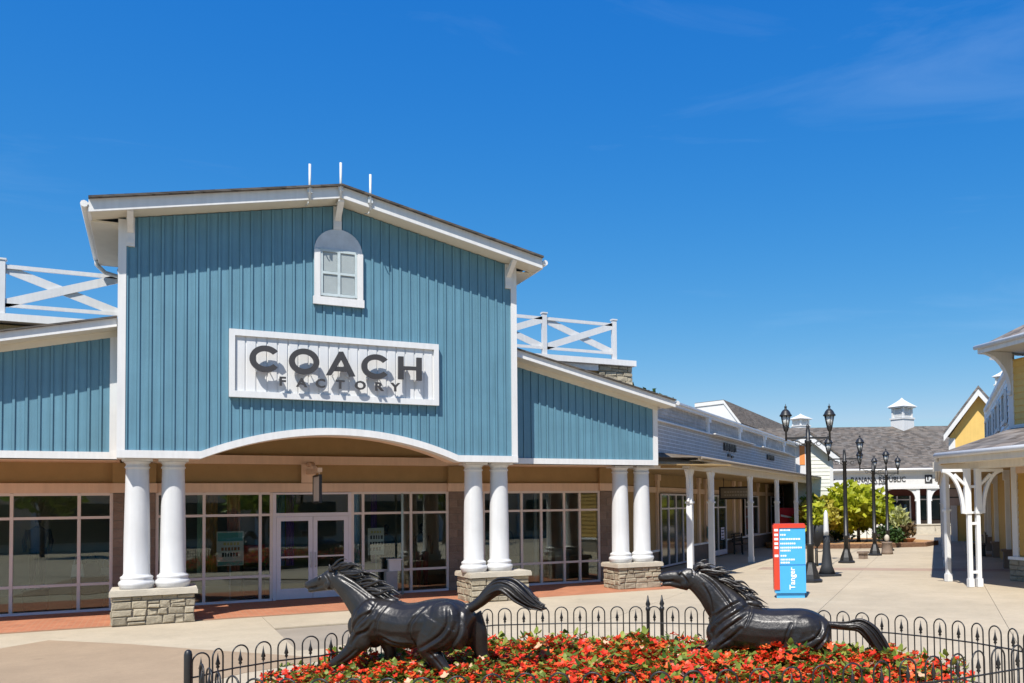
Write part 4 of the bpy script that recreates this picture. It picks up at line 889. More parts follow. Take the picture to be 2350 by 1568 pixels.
S_ = Fr(P1, SA+pi)                                      # street side of the same store: u toward the camera, v into the store
mk('beam', B().box(S_, -30, .1, -.1, .14, zb_+.002, zb_+.258), M['beam'], yb)
mk('eave_board', B().box(R, ue0, ue1, VE, VE+.05, zE-.22, zE-.02), M['beam'], yb)
mk('gutter', B().tube([R.p(ue0-.05, VE-.07, zE+.0), R.p(ue1, VE-.07, zE+.0)], .07, 8), M['white'], yb)
mk('soffit', B().box(R, ue0, ue1, VE+.05, 3, zE-.22, zE-.19), M['beam'], yb)
C0 = R.p(ue0, VE, 0); vs0 = S_.uv(C0)[1]
mk('street_eave', B().box(S_, -30, S_.uv(C0)[0], vs0, vs0+.05, zE-.22, zE-.02), M['beam'], yb)
mk('street_soffit', B().flat(S_, [(-30, vs0+.05), (S_.uv(C0)[0]-.02, vs0+.05), (S_.uv(C0)[0]+1.2, 3), (-30, 3)], zE-.225, zE-.195), M['tan'], yb)
mk('gutter', B().tube([S_.p(-30, vs0-.06, zE), S_.p(S_.uv(C0)[0], vs0-.06, zE)], .06, 6), M['white'], yb)
# upper storey
VT = 2.6
uT, zT0 = R.px(2322, 986, VT); _, zT1 = R.px(2322, 826, VT)
Tc = R.p(uT, VT, 0)
sT = S_.uv(Tc)
mk('porch_roof', B().slab([R.p(ue0-.05, VE-.06, zE+.03), R.p(ue1, VE-.06, zE+.03), R.p(ue1, VT+.05, zT0+.05), R.p(uT, VT+.05, zT0+.05)], .06), M['shingleR'], yb)
mk('porch_roof', B().slab([S_.p(-30, vs0-.05, zE+.025), S_.p(S_.uv(C0)[0], vs0-.05, zE+.025), S_.p(sT[0], sT[1]+.05, zT0+.045), S_.p(-30, sT[1]+.05, zT0+.045)], .06), M['shingleA'], yb)
uw = mk('upper_wall', B().box(R, uT, ue1+2, VT, VT+5, zT0-.8, zT1), M['yellow'], yb)
z = zT0-.1
while z < zT1-.02:
    h = min(.19, zT1-z)
    mk('lap_board', B().hexa([R.p(uT+.16, VT-.035, z), R.p(ue1+2, VT-.035, z), R.p(ue1+2, VT+.01, z), R.p(uT+.16, VT+.01, z), R.p(uT+.16, VT-.01, z+h), R.p(ue1+2, VT-.01, z+h), R.p(ue1+2, VT+.01, z+h), R.p(uT+.16, VT+.01, z+h)]), M['yellow'], uw)
    z += .19
mk('corner_board', B().box(R, uT-.05, uT+.16, VT-.05, VT+.12, zT0-.3, zT1), M['white'], yb)
mk('wall_trim', B().box(R, uT+.161, ue1+2, VT-.06, VT-.0, zT0-.06, zT0+.12), M['white'], yb)
# street-side upper wall, pale lap boards in the shade
sw = mk('side_wall', B().box(S_, -16, sT[0], sT[1]+.08, sT[1]+5, zT0-.8, zT1-.1), M['siding'], yb)
z = zT0-.1; k = 0
while z < zT1-.1:
    for a0 in (-16, -12, -8, -4):
        mk('lap_board', B().hexa([S_.p(sT[0]+a0+.02, sT[1]+.04, z), S_.p(sT[0]+a0+3.98, sT[1]+.04, z), S_.p(sT[0]+a0+3.98, sT[1]+.09, z), S_.p(sT[0]+a0+.02, sT[1]+.09, z), S_.p(sT[0]+a0+.02, sT[1]+.065, z+.2), S_.p(sT[0]+a0+3.98, sT[1]+.065, z+.2), S_.p(sT[0]+a0+3.98, sT[1]+.09, z+.2), S_.p(sT[0]+a0+.02, sT[1]+.09, z+.2)]), M['siding'], sw)
    z += .2
mk('cornice', B().box(S_, -16, sT[0], sT[1]-.06, sT[1]+.3, zT1-.16, zT1-.02), M['siding'], yb)
for a0 in (-14, -10.5, -7, -3.5):
    w_ = mk('side_window', B().box(S_, sT[0]+a0, sT[0]+a0+1.3, sT[1]-.0, sT[1]+.03, zT0+.5, zT1-.7), cm('dim_glass', (.03, .04, .035), .08), yb)
    mk('window_frame', B().box(S_, sT[0]+a0-.12, sT[0]+a0+1.42, sT[1]-.05, sT[1]+.03, zT1-.7, zT1-.58).box(S_, sT[0]+a0-.12, sT[0]+a0+1.42, sT[1]-.05, sT[1]+.03, zT0+.38, zT0+.5).box(S_, sT[0]+a0-.12, sT[0]+a0, sT[1]-.045, sT[1]+.03, zT0+.5, zT1-.7).box(S_, sT[0]+a0+1.3, sT[0]+a0+1.42, sT[1]-.045, sT[1]+.03, zT0+.5, zT1-.7), M['white'], w_)
# hipped roof over the upper storey
ov = 1.0; _ur, ze2 = R.px(2245, 797, VT-ov)
r0 = R.p(_ur, VT-ov, ze2); r1 = R.p(uT+9, VT-ov, ze2); rk = R.p(uT+3.2, VT+3.0, ze2+2.3); r2 = R.p(uT+9, VT+3.0, ze2+2.3); r3 = R.p(_ur, VT+7, ze2)
q = B(); q.add([r0, r1, r2, rk], [(0, 1, 2, 3)]); q.add([r0, rk, r3], [(0, 1, 2)]); mk('roof', q, M['shingleR'], yb)
mk('soffit', B().flat(R, [(_ur, VT-ov), (uT+9, VT-ov), (uT+9, VT+7), (_ur, VT+7)], ze2-.14, ze2-.1), M['soffit'], yb)
mk('fascia', B().box(R, _ur, uT+9, VT-ov-.03, VT-ov+.03, ze2-.2, ze2-.005).box(R, _ur-.03, _ur+.03, VT-ov+.03, VT+7, ze2-.2, ze2-.005), M['white'], yb)
mk('gutter', B().tube([R.p(_ur-.06, VT-ov-.08, ze2-.02), R.p(uT+9, VT-ov-.08, ze2-.02)], .065, 8), M['white'], yb)
kb = Fr(R.p(uT, VT, 0), RA+pi/2)                        # bracket stands out from the wall
knee(yb, Fr(R.p(uT+.05, VT, 0), RA-pi/2), .02, 0, ze2-.15, 1, M['white'], .95, 1.25, .16)
knee(yb, Fr(R.p(uT+.05, VT, 0), RA), -.05, .08, ze2-.15, -1, M['white'], .9, 1.25, .16)
# porch back wall: yellow front facet and the shaded run along the street
wq = gnd(2332, 1332); uW, vW = R.uv(wq)
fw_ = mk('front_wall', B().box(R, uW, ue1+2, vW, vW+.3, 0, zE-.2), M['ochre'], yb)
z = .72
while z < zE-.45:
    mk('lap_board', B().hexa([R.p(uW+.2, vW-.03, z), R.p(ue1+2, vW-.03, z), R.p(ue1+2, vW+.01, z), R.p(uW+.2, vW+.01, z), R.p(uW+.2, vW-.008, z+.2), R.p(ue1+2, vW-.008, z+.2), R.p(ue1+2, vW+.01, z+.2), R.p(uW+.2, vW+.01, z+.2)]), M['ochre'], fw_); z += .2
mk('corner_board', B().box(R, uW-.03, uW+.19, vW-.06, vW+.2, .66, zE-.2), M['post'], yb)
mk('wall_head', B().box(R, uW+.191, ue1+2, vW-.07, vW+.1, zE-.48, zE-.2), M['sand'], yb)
sbz = mk('stone_base', B().box(R, uW-.06, ue1+2, vW-.12, vW+.2, 0, .58), M['mortar'], yb)
stone_face(sbz, R, uW-.08, uW+1.6, vW-.13, 0, .58, rn, .2, .45)
mk('base_cap', B().box(R, uW-.1, ue1+2, vW-.17, vW+.2, .58, .66), M['siding'], yb)
sq = S_.uv(wq)
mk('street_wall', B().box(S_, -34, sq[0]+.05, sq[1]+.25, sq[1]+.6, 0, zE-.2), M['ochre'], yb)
for (x, y), w_ in (((2316, 1304), .2), ((2294, 1279), .2), ((2274, 1264), .2), ((2262, 1257), .2)):
    u, v = S_.uv(gnd(x, y)); v = min(v, sq[1]+.1)
    pb = mk('pilaster', B().box(S_, u-.13, u+.13, v, v+.3, .62, zE-.2).box(S_, u-.2, u+.2, v-.05, v+.3, zE-.55, zE-.2), M['post'], yb)
    mk('pilaster_base', B().box(S_, u-.24, u+.24, v-.1, v+.32, 0, .55).box(S_, u-.3, u+.3, v-.16, v+.32, .55, .62), M['cmu'], pb)
for k in range(5):
    post(yb, S_, -6-5.5*k, 0, zb_, M['post'], .075, (-1, 1), .6, .9)
u, v = S_.uv(gnd(2300, 1285)); hs_ = Fr(S_.p(u-1, sq[1]-1.3, 0), SA-pi/2)
zt = 2.6
t = thing('hanging_sign', hs_.p(0, 0, zt), 'two stacked pinkish boards hanging in the right porch', 'sign')
for z in (2.05, 2.4): mk('board', B().box(hs_, -.5, .5, -.025, .025, z, z+.3), cm('board_pink', (.36, .27, .24)), t)
mk('sign_frame', B().box(hs_, -.53, .53, -.03, .03, 2.35, 2.398).box(hs_, -.53, .53, -.03, .03, 2.701, 2.74), M['black'], t); mk('hanger', B().tube([hs_.p(.45, 0, 2.7), hs_.p(.45, 0, zE-.2)], .015, 6).tube([hs_.p(-.45, 0, 2.7), hs_.p(-.45, 0, zE-.2)], .015, 6), M['black'], t)
u = S_.uv(gnd(2262, 1275))
t = thing('dark_bench', S_.p(u[0], sq[1]-.45, 0), 'dark bench in the shade of the right porch', 'bench')
bf = Fr(S_.p(u[0], sq[1]-.45, 0), SA+pi)
mk('seat', B().box(bf, -.7, .7, -.25, .25, .42, .47), M['black'], t); mk('backrest', B().box(bf, -.7, .7, .22, .26, .5, .95), M['black'], t)
for s in (-.6, .6): mk('leg', B().box(bf, s-.03, s+.03, -.22, .22, 0, .42), M['black'], t)
# second yellow gable farther along the right side
D2 = E.uv(gnd(2119, 1226))[1]*.8; G3 = Fr(EYE+ray(2247, 1150)*D2, -HEAD-radians(24))
gx = lambda x, y: G3.px(x, y, 0)
a0, a1, pk, wr = gx(2168, 1003), gx(2180, 1035), gx(2247, 893), gx(2330, 1003)
y2 = thing('yellow_gable_house', G3.p(pk[0], 0, 0), 'bright yellow gable with white rake boards behind the right porch roof', 'building')
mk('gable_wall', B().prism(G3, [(a1[0], 0), (2*pk[0]-a1[0], 0), (2*pk[0]-a1[0], a0[1]), (pk[0], pk[1]-.3), (a1[0], a0[1])], 0, 6), M['yellow'], y2)
for s in (1, -1):
    f_ = lambda u: pk[0]+s*(u-pk[0])
    lo = a0[0]
    mk('rake_board', B().prism(G3, [(f_(lo), a0[1]-.28), (pk[0], pk[1]-.42), (pk[0], pk[1]), (f_(lo), a0[1]+.12)], -.55, -.45), M['white'], y2)
    mk('roof', B().prism(G3, [(f_(lo), a0[1]+.12), (pk[0], pk[1]), (pk[0], pk[1]+.14), (f_(lo), a0[1]+.26)], -.6, 9), M['shingleR'], y2)
    mk('soffit', B().prism(G3, [(f_(lo), a0[1]-.1), (pk[0], pk[1]-.22), (pk[0], pk[1]-.16), (f_(lo), a0[1]-.04)], -.45, -.002), M['soffit'], y2)
mk('corner_board', B().box(G3, a1[0]-.05, a1[0]+.3, -.06, .1, 0, a0[1]-.1), M['white'], y2)
c_ = G3.p(gx(2292, 888)[0], 5, G3.px(2292, 900, 5)[1]); cupola('r', c_, .6, 1.3, 'white cupola half hidden behind the yellow store', .3)

# ================================================================ STREET FURNITURE
def lamp(P, h, label):
    t = thing('street_lamp', P, label, 'street lamp', 'black twin-lantern street lamps in a row'); k = h/5.0
    mk('base', B().lathe(P, [(.34*k, 0), (.34*k, .06*k), (.27*k, .1*k), (.24*k, .22*k), (.17*k, .4*k), (.13*k, .5*k), (.115*k, .55*k)], 8, pi/8, False), M['black'], t)
    mk('pole', B().lathe(P, [(.1*k, .5*k), (.095*k, 1*k), (.12*k, 1.02*k), (.12*k, 1.08*k), (.09*k, 1.1*k), (.07*k, 3.9*k), (.1*k, 3.92*k), (.1*k, 3.98*k), (.062*k, 4*k), (.058*k, 4.28*k), (.04*k, 4.32*k), (.055*k, 4.37*k), (.01*k, 4.45*k)], 12), M['black'], t)
    f = Fr(P, -HEAD+.04); q = B(); q.box(f, -.62*k, .62*k, -.025*k, .025*k, 4.02*k, 4.07*k)
    mk('arm', q, M['black'], t); q = B()
    for s in (-1, 1):
        q.tube([f.p(s*(.06+.42*i/10)*k, 0, (3.8+.2*(i/10)**.6)*k) for i in range(11)], .013*k, 6)
        q.tube([f.p(s*(.3+.07*cos(a*.6))*k, 0, (3.9+.07*sin(a*.6))*k) for a in range(11)], .01*k, 5)
    mk('scroll', q, M['black'], t)
    for s in (-1, 1):
        c = f.p(s*.62*k, 0, 4.02*k); kk = k; k = k*.88
        l = mk('lantern', B().lathe(c, [(.035*k, -.06*k), (.03*k, .22*k), (.065*k, .26*k), (.09*k, .34*k), (.1*k, .4*k), (.09*k, .42*k)], 12), M['black'], t)
        mk('glass', B().lathe(c, [(.085*k, .42*k), (.15*k, .73*k)], 6), M['lampglass'], l)
        mk('cage', (lambda b: [b.tube([c+Vector((cos(a)*.092*k, sin(a)*.092*k, .41*k)), c+Vector((cos(a)*.16*k, sin(a)*.16*k, .74*k))], .013*k, 5) for a in [pi/3*i for i in range(6)]] and b)(B()), M['black'], l)
        mk('lantern_cap', B().lathe(c, [(.2*k, .73*k), (.205*k, .76*k), (.17*k, .8*k), (.14*k, .87*k), (.09*k, .93*k), (.04*k, .96*k), (.035*k, 1.0*k), (.05*k, 1.03*k), (.015*k, 1.07*k), (.005*k, 1.13*k)], 14), M['black'], l); k = kk
lamp(gnd(1861, 1336), 5.02, 'nearest and tallest black twin-lantern lamp post, right behind the blue and red directory')
lamp(gnd(1943, 1292), 4.75, 'second nearest black twin-lantern lamp post, standing before the yellow-green tree')
lamp(gnd(2008, 1275), 4.5, 'third black twin-lantern lamp post, rising in front of the tree at its right side')
lamp(gnd(2038, 1264), 4.4, 'farthest and smallest black twin-lantern lamp post before the end store')
# directory
D = gnd(1815, 1373); df = Fr(D, -HEAD-.06)
dk = thing('directory_sign', D, 'free-standing blue mall directory with red top and red left edge', 'directory sign')
wu = .36; zt = 1.8
mk('plinth', B().box(df, -wu+.04, wu-.03, .05, .3, 0, .12), M['sky'], dk)
mk('body', B().box(df, -wu, wu, .002, .34, .12, zt-.16), M['sky'], dk)
mk('cap', B().box(df, -wu-.025, wu+.01, -.02, .36, zt-.16, zt-.09).box(df, -wu-.0, wu-.01, -.01, .35, zt-.09, zt-.06), M['red'], dk)
mk('edge_strip', B().box(df, -wu-.022, -wu+.11, -.025, .3, .2, zt-.161), M['red'], dk)
mk('divider', B().box(df, -wu+.11, wu+.004, -.004, .002, .77, .785), cm('deep_blue', (.02, .16, .4)), dk)
rows = [(1.57, .2), (1.46, .13), (1.36, .46), (1.255, .33), (1.16, .5), (1.09, .24), (.97, .14), (.88, .32), (.81, .2)]
for i, (z, wd) in enumerate(rows):
    u = -wu+.14
    while u < -wu+.14+wd: s = rn.uniform(.018, .05); mk('print', B().box(df, u, min(u+s, wu-.03), -.003, .0015, z, z+.04), M['print'], dk); u += s+.012
    if i in (0, 1, 2, 3, 4, 6): mk('print', B().box(df, -wu+.0, -wu+.085, -.029, -.0255, z-.005, z+.05), M['print'], dk)
wd_ = text('script_word', 'Tanger', dk, df, 0, 0, -.004, .13, M['print'], .006, .004)   # reads upward
us = [((Vector(p.co)+D-df.o).dot(df.u), p.co.z) for p in wd_.data.vertices]; a_, b_ = min(u for u, _ in us), max(u for u, _ in us)
for p, (u, z) in zip(wd_.data.vertices, us):
    v = (Vector(p.co)+D-df.o).dot(df.v); q = df.p(.08-(z-.02)*1.0+.0, v, .2+(u-a_)*.52/(b_-a_))-D; p.co = q
# furled white flag in a black cone base
Pc = gnd(1898, 1322)
fl = thing('furled_flag', Pc, 'slim white furled flag standing in a black conical base beside the lamp post', 'flag')
kf = .0118
mk('cone_base', B().box(Fr(Pc, -HEAD+.3), -.33, .33, -.3, .3, 0, .07).lathe(Pc, [(.26, .07), (.17, .3), (.12, .7), (.1, 1.0), (.095, 1.22)], 10), cm('flag_black', (.02, .024, .03)), fl)
mk('furled_cloth', B().tube([Pc+Vector((0, 0, 1.2)), Pc+Vector((0, 0, 1.35)), Pc+Vector((0, 0, 1.9)), Pc+Vector((0, 0, 2.0))], [.075, .085, .06, .02], 10), M['white2'], fl)
# ---------------------------------------------------------------- planting in the street
def leaves(b, pts, size, rr, up=.3, fold=.25):
    for p in pts:
        d = Vector((rr.gauss(0, 1), rr.gauss(0, 1), rr.gauss(0, .7)+up)).normalized(); s = size*rr.uniform(.65, 1.3)
        t = d.cross(Vector((rr.gauss(0, 1), rr.gauss(0, 1), rr.gauss(0, 1)))).normalized(); n = d.cross(t).normalized(); w_ = s*.34
        b.add([p, p+d*s*.5+t*w_+n*s*fold*.3, p+d*s, p+d*s*.5-t*w_+n*s*fold*.3], [(0, 1, 2), (0, 2, 3)])
def blob_pts(c, rx, ry, rz, n, rr, hollow=.55):
    out = []
    while len(out) < n:
        v = Vector((rr.gauss(0, 1), rr.gauss(0, 1), rr.gauss(0, 1))).normalized(); k = (hollow+(1-hollow)*rr.random()**.7)
        out.append(c+Vector((v.x*rx*k, v.y*ry*k, v.z*rz*k)))
    return out
M['lime'] = leaf_mat('lime_leaf', (.30, .36, .015), (.52, .52, .035), .4)
M['lime2'] = leaf_mat('mid_leaf', (.10, .2, .02), (.25, .3, .03), .3)
M['darkleaf'] = leaf_mat('dark_leaf', (.02, .05, .012), (.05, .1, .02), .2)
M['gold'] = leaf_mat('gold_leaf', (.35, .3, .03), (.45, .38, .05), .3)
M['varieg'] = leaf_mat('variegated_leaf', (.45, .45, .12), (.5, .52, .3), .3)
def tree(P, h, r, label, ml, n=1500, lobes=9, ts=.09, seed=1, size=.34, base=.38, name='street_tree'):
    rr = random.Random(seed); t = thing(name, P, label, 'tree'); P = Vector(P)
    b = B(); b.tube([P, P+Vector((.02, 0, h*.25)), P+Vector((-.02, .03, h*.5)), P+Vector((.03, 0, h*.75))], [ts, ts*.8, ts*.6, ts*.3], 8)
    ctr = P+Vector((0, 0, h*(base+1)/2)); lob = []
    for i in range(lobes):
        a = 2*pi*i/lobes+rr.uniform(-.4, .4); rad = r*rr.uniform(.35, .68); zz = h*rr.uniform(base+.08, .86)
        c = P+Vector((cos(a)*rad, sin(a)*rad, zz)); lob.append(c); b.tube([P+Vector((0, 0, h*rr.uniform(.25, .5))), (P+Vector((0, 0, h*.5))+c)/2, c], [ts*.45, ts*.3, ts*.1], 5)
    lob.append(ctr); lob.append(P+Vector((0, 0, h*.86)))
    mk('trunk', b, M['bark'], t); q = B()
    for c in lob:
        s = rr.uniform(.32, .5)*r; leaves(q, blob_pts(c, s*1.1, s*1.1, s*.75, n//len(lob), rr, .35), size, rr)
    mk('crown', q, ml, t); return t
bedP = gnd(1958, 1253)
bed = Fr(bedP, -HEAD)
mk('mulch_bed', B().flat(bed, [(-4.6, -1.2), (-3.5, -2.4), (0, -2.8), (3.2, -1.9), (4.4, 0), (3.4, 4.5), (0, 6), (-4, 5)], -.02, .2), M['mulch'], kind='structure')
q = B(); ring_ = [(-4.6, -1.2), (-3.5, -2.4), (0, -2.8), (3.2, -1.9), (4.4, 0)]
for a_, b_ in zip(ring_, ring_[1:]): q.flat(bed, [a_, b_, (b_[0]*.96, b_[1]+.22), (a_[0]*.96, a_[1]+.22)], 0, .22)
mk('bed_kerb', q, mat('bed_edging', (.3, .17, .1), .9, .2, 6), kind='structure')
tree(bed.p(.35, .3, .12), 2.85, 1.85, 'yellow-green leafy tree in the mulched bed in the street', M['lime'], 3000, 13, .1, 5, .4, .28)
tree(bed.p(-1.75, -.6, .12), 2.35, 1.2, 'smaller golden-green tree left of the yellow-green one', M['gold'], 1000, 7, .06, 9, .3, .3)
tree(bed.p(-2.15, .0, .12), 2.6, 1.1, 'mid green tree at the left end of the street bed', M['lime2'], 900, 7, .06, 19, .28, .2)
rr = random.Random(31)
def shrub(P, r, h, label, ml, n=260, size=.22, seed=0, name='shrub'):
    r_ = random.Random(seed); t = thing(name, P, label, 'shrub'); q = B()
    for i in range(6):
        a = r_.uniform(0, 6.28); leaves(q, blob_pts(P+Vector((cos(a)*r*.45, sin(a)*r*.45, h*r_.uniform(.35, .65))), r*.6, r*.6, h*.42, n//6, r_, .4), size, r_)
    mk('foliage', q, ml, t); b = B()
    for i in range(5): a = i*1.26; b.tube([P, P+Vector((cos(a)*r*.3, sin(a)*r*.3, h*.5))], [.025, .01], 5)
    mk('stem', b, M['bark'], t)
shrub(bed.p(1.5, -1.1, .12), .95, .95, 'dark green shrub under the right side of the yellow-green tree', M['darkleaf'], 420, .22, 3)
shrub(bed.p(2.3, .6, .12), .7, .7, 'dark green shrub at the right tip of the street bed', M['darkleaf'], 360, .2, 4)
shrub(bed.p(-.3, 1.3, .12), .8, .9, 'dark green shrub behind the trunk in the street bed', M['darkleaf'], 300, .2, 8)
Pv = gnd(2064, 1253)
t = thing('potted_plant', Pv, 'upright variegated cream and green plant in a dark urn at the end of the bed', 'potted plant')
mk('urn', B().lathe(Pv, [(.24, 0), (.24, .05), (.1, .12), (.1, .2), (.28, .42), (.32, .5), (.28, .5)], 14), M['cmu'], t)
q = B(); r_ = random.Random(5); leaves(q, blob_pts(Pv+Vector((0, 0, 1.1)), .42, .42, .7, 260, r_, .2), .4, r_, .8); mk('foliage', q, M['varieg'], t)
mk('stem', B().tube([Pv+Vector((0, 0, .45)), Pv+Vector((0, 0, 1.2))], [.05, .02], 6), M['bark'], t)
Pv = gnd(2084, 1254)
t = thing('potted_plant', Pv, 'low brown urn with a sparse rusty plant right of the variegated one', 'potted plant')
mk('urn', B().lathe(Pv, [(.22, 0), (.22, .05), (.14, .1), (.34, .35), (.4, .42), (.36, .42)], 14), cm('terracotta', (.3, .13, .06)), t)
q = B(); leaves(q, blob_pts(Pv+Vector((0, 0, .75)), .4, .4, .38, 150, r_, .2), .26, r_, .5); mk('foliage', q, leaf_mat('rusty_leaf', (.1, .07, .03), (.2, .13, .06), .2), t)
Pv = gnd(2036, 1272)
t = thing('urn_pedestal', Pv, 'small dark pedestal standing beyond the third lamp post', 'pedestal')
mk('pedestal', B().lathe(Pv, [(.26, 0), (.24, .1), (.2, .45), (.23, .48), (.23, .52)], 10), M['cmu'], t); mk('finial_ball', B().ball(Pv+Vector((0, 0, .68)), .11, .11, .16), M['stonecap'], t)
Pv = gnd(1981, 1283)
solo('valve_box', B().box(Fr(Pv, .2), -.14, .14, -.12, .12, 0, .22).box(Fr(Pv, .2), -.19, .19, -.16, .16, .22, .3), M['cmu'], 'small dark box on the pavement between the second and third lamp posts', 'utility box')
# hanging black planter and chain rail behind the near lamp post
Ph = gnd(1873, 1330)
rl = thing('chain_rail', Ph, 'thin dark rail of posts and chain running from the lamp post to the bed', 'rail')
pts = [gnd(1873, 1328), gnd(1905, 1298), gnd(1950, 1272), gnd(1990, 1253)]
for p in pts: mk('rail_post', B().tube([p, p+Vector((0, 0, .9))], .02, 6), M['black'], rl)
for a_, b_ in zip(pts, pts[1:]):
    mk('chain', B().tube([a_.lerp(b_, i/8)+Vector((0, 0, .82-.14*(1-(2*i/8-1)**2))) for i in range(9)], .014, 5), M['black'], rl)
Ph = gnd(1876, 1300)
t = thing('hanging_basket', Ph, 'black tapered planter with trailing lime leaves behind the near lamp post', 'planter')
mk('stand', B().tube([Ph, Ph+Vector((0, 0, .75))], .03, 6), M['black'], t)
mk('basket', B().lathe(Ph+Vector((0, 0, .7)), [(.08, 0), (.3, .45), (.36, .75), (.32, .75)], 12), cm('flag_black', (.02, .024, .03)), t)
q = B(); leaves(q, blob_pts(Ph+Vector((.0, 0, 1.75)), .42, .42, .5, 200, r_, .2), .25, r_, -.1); mk('foliage', q, M['lime'], t)
Pq = gnd(1955, 1240)
t = thing('white_planter_box', Pq, 'row of white framed planter boxes under the yellow-green tree', 'planter')
wf = Fr(Pq, -HEAD)
for k in range(4):
    a0 = -2.6+k*1.35
    mk('box', B().box(wf, a0, a0+1.2, .6, 1.1, .1, .75), cm('planter_dark', (.05, .045, .04)) if k % 2 else M['cream'], t)
    mk('box_frame', B().box(wf, a0-.06, a0+.02, .54, .6, 0, .82).box(wf, a0+1.18, a0+1.26, .54, .6, 0, .82).box(wf, a0+.02, a0+1.18, .55, .6, .74, .82), M['white'], t)
# tree tops over the wing roof
tree(Vector((24, 44, 0)), W0.px(1518, 882, 44)[1], 3.2, 'dark green tree top showing over the right wing roof', M['darkleaf'], 1500, 8, .2, 12, .5, .5, 'tall_tree')
# ================================================================ THE FENCED FLOWER BED
HF = .8
def pline(px): return [gnd(x, y, HF) for x, y in px]
back = pline([(431.7, 1503), (465, 1498), (500, 1489), (542, 1482), (586, 1475.7), (635, 1468.5), (736, 1458), (900, 1430), (1040, 1407), (1135, 1397), (1300, 1393), (1500, 1392), (1760, 1396), (1907, 1402), (2049, 1411), (2142, 1419), (2234, 1429.5), (2319, 1442), (2400, 1458), (2440, 1470)])
front = pline([(431.7, 1503), (455, 1520), (480, 1534), (512, 1549), (582, 1558), (760, 1559), (992, 1556), (1154, 1546), (1523, 1542), (1772, 1534), (2014, 1519), (2189, 1502), (2314, 1484), (2390, 1473), (2440, 1470)])
def resample(pts, step):
    pts = [Vector((p.x, p.y, 0)) for p in pts]; out = []; acc = step*.5; 
    for a, b_ in zip(pts, pts[1:]):
        L_ = (b_-a).length; 
        while acc < L_: out.append((a.lerp(b_, acc/L_), (b_-a).normalized())); acc += step
        acc -= L_
    return out
hw_ = .088; n = 10
hb = B(); hb.tube([(-hw_, 0, 0), (-hw_, 0, .35), (-hw_, 0, HF-hw_)]+[(-hw_*cos(pi*i/n), 0, HF-hw_+hw_*sin(pi*i/n)) for i in range(1, n)]+[(hw_, 0, HF-hw_), (hw_, 0, .35), (hw_, 0, 0)], .0085, 6)
hoop_me = mesh_of('hoop', hb, M['black'])
sb = B(); sb.tube([(0, 0, 0), (0, 0, HF-.2)], .0075, 6); sb.lathe((0, 0, HF-.2), [(.0075, 0), (.02, .012), (.012, .03), (.024, .045), (.012, .09), (.001, .16)], 8)
spear_me = mesh_of('spear', sb, M['black'])
def fence(pts, label, step, posts):
    f = thing('hoop_fence', Vector((pts[len(pts)//2].x, pts[len(pts)//2].y, 0)), label, 'fence')
    for p, d in resample(pts, step):
        for nm, me in (('hoop', hoop_me), ('spear', spear_me)):
            o = bpy.data.objects.new(nm, me); scn.collection.objects.link(o); o.parent = f; o.location = p-f.location; o.rotation_euler = (0, 0, atan2(d.y, d.x)+random.uniform(-.05, .05))
    for z in (.12, HF-.23): mk('rail', B().tube([Vector((p.x, p.y, z)) for p in pts], .009, 6), M['black'], f)
    for P in posts:
        mk('fence_post', B().lathe(P, [(.024, 0), (.024, .74), (.034, .76), (.034, .79), (.02, .8), (.035, .84), (.02, .88), (.006, .96)] if P is not posts[-1] else [(.038, 0), (.038, .8), (.03, .835), (.012, .85)], 10), M['black'], f)
b0 = Vector((back[0].x, back[0].y, 0))
fp = [gnd(1487, 1393, HF), gnd(1519, 1392, HF)]
fence(back, 'far run of the black hoop and spear iron fence behind the bronze horses', .262, [Vector((p.x, p.y, 0)) for p in fp]+[b0])
fence(front[1:], 'near run of the black hoop and spear iron fence in front of the flowers', .285, [])
fx, rx_ = Vector((sin(HEAD), cos(HEAD), 0)), Vector((cos(HEAD), -sin(HEAD), 0))
BC = fx*9.95+rx_*-.6; BA_, BB_ = 3.9, 1.75
def mound(l, d):
    r = (l/BA_)**2+(d/BB_)**2; return .22*max(0, 1-r**4)
b = B(); nr, na = 9, 48
b.v.append(tuple(BC+Vector((0, 0, .22))))
for i in range(1, nr+1):
    for j in range(na):
        k = i/nr*1.06; a = 2*pi*j/na; l, d = cos(a)*BA_*k, sin(a)*BB_*k; p = BC+rx_*l+fx*d; b.v.append((p.x, p.y, mound(l, d)+(.0 if i < nr else -.03)))
for j in range(na): b.f.append((0, 1+j, 1+(j+1) % na)); b.sm.append(True)
for i in range(nr-1):
    for j in range(na): b.f.append((1+i*na+j, 1+(i+1)*na+j, 1+(i+1)*na+(j+1) % na, 1+i*na+(j+1) % na)); b.sm.append(True)
mk('flower_bed_soil', b, M['soil'], kind='structure')
M['begleaf'] = leaf_mat('begonia_leaf', (.045, .12, .012), (.36, .42, .07), .35)
M['petal'] = leaf_mat('red_petal', (.56, .02, .008), (.8, .06, .015), .25, .45)
M['petal3'] = leaf_mat('pale_petal', (.75, .42, .22), (.8, .55, .35), .25, .45)
M['petal2'] = leaf_mat('orange_petal', (.76, .07, .015), (.8, .17, .035), .25, .45)
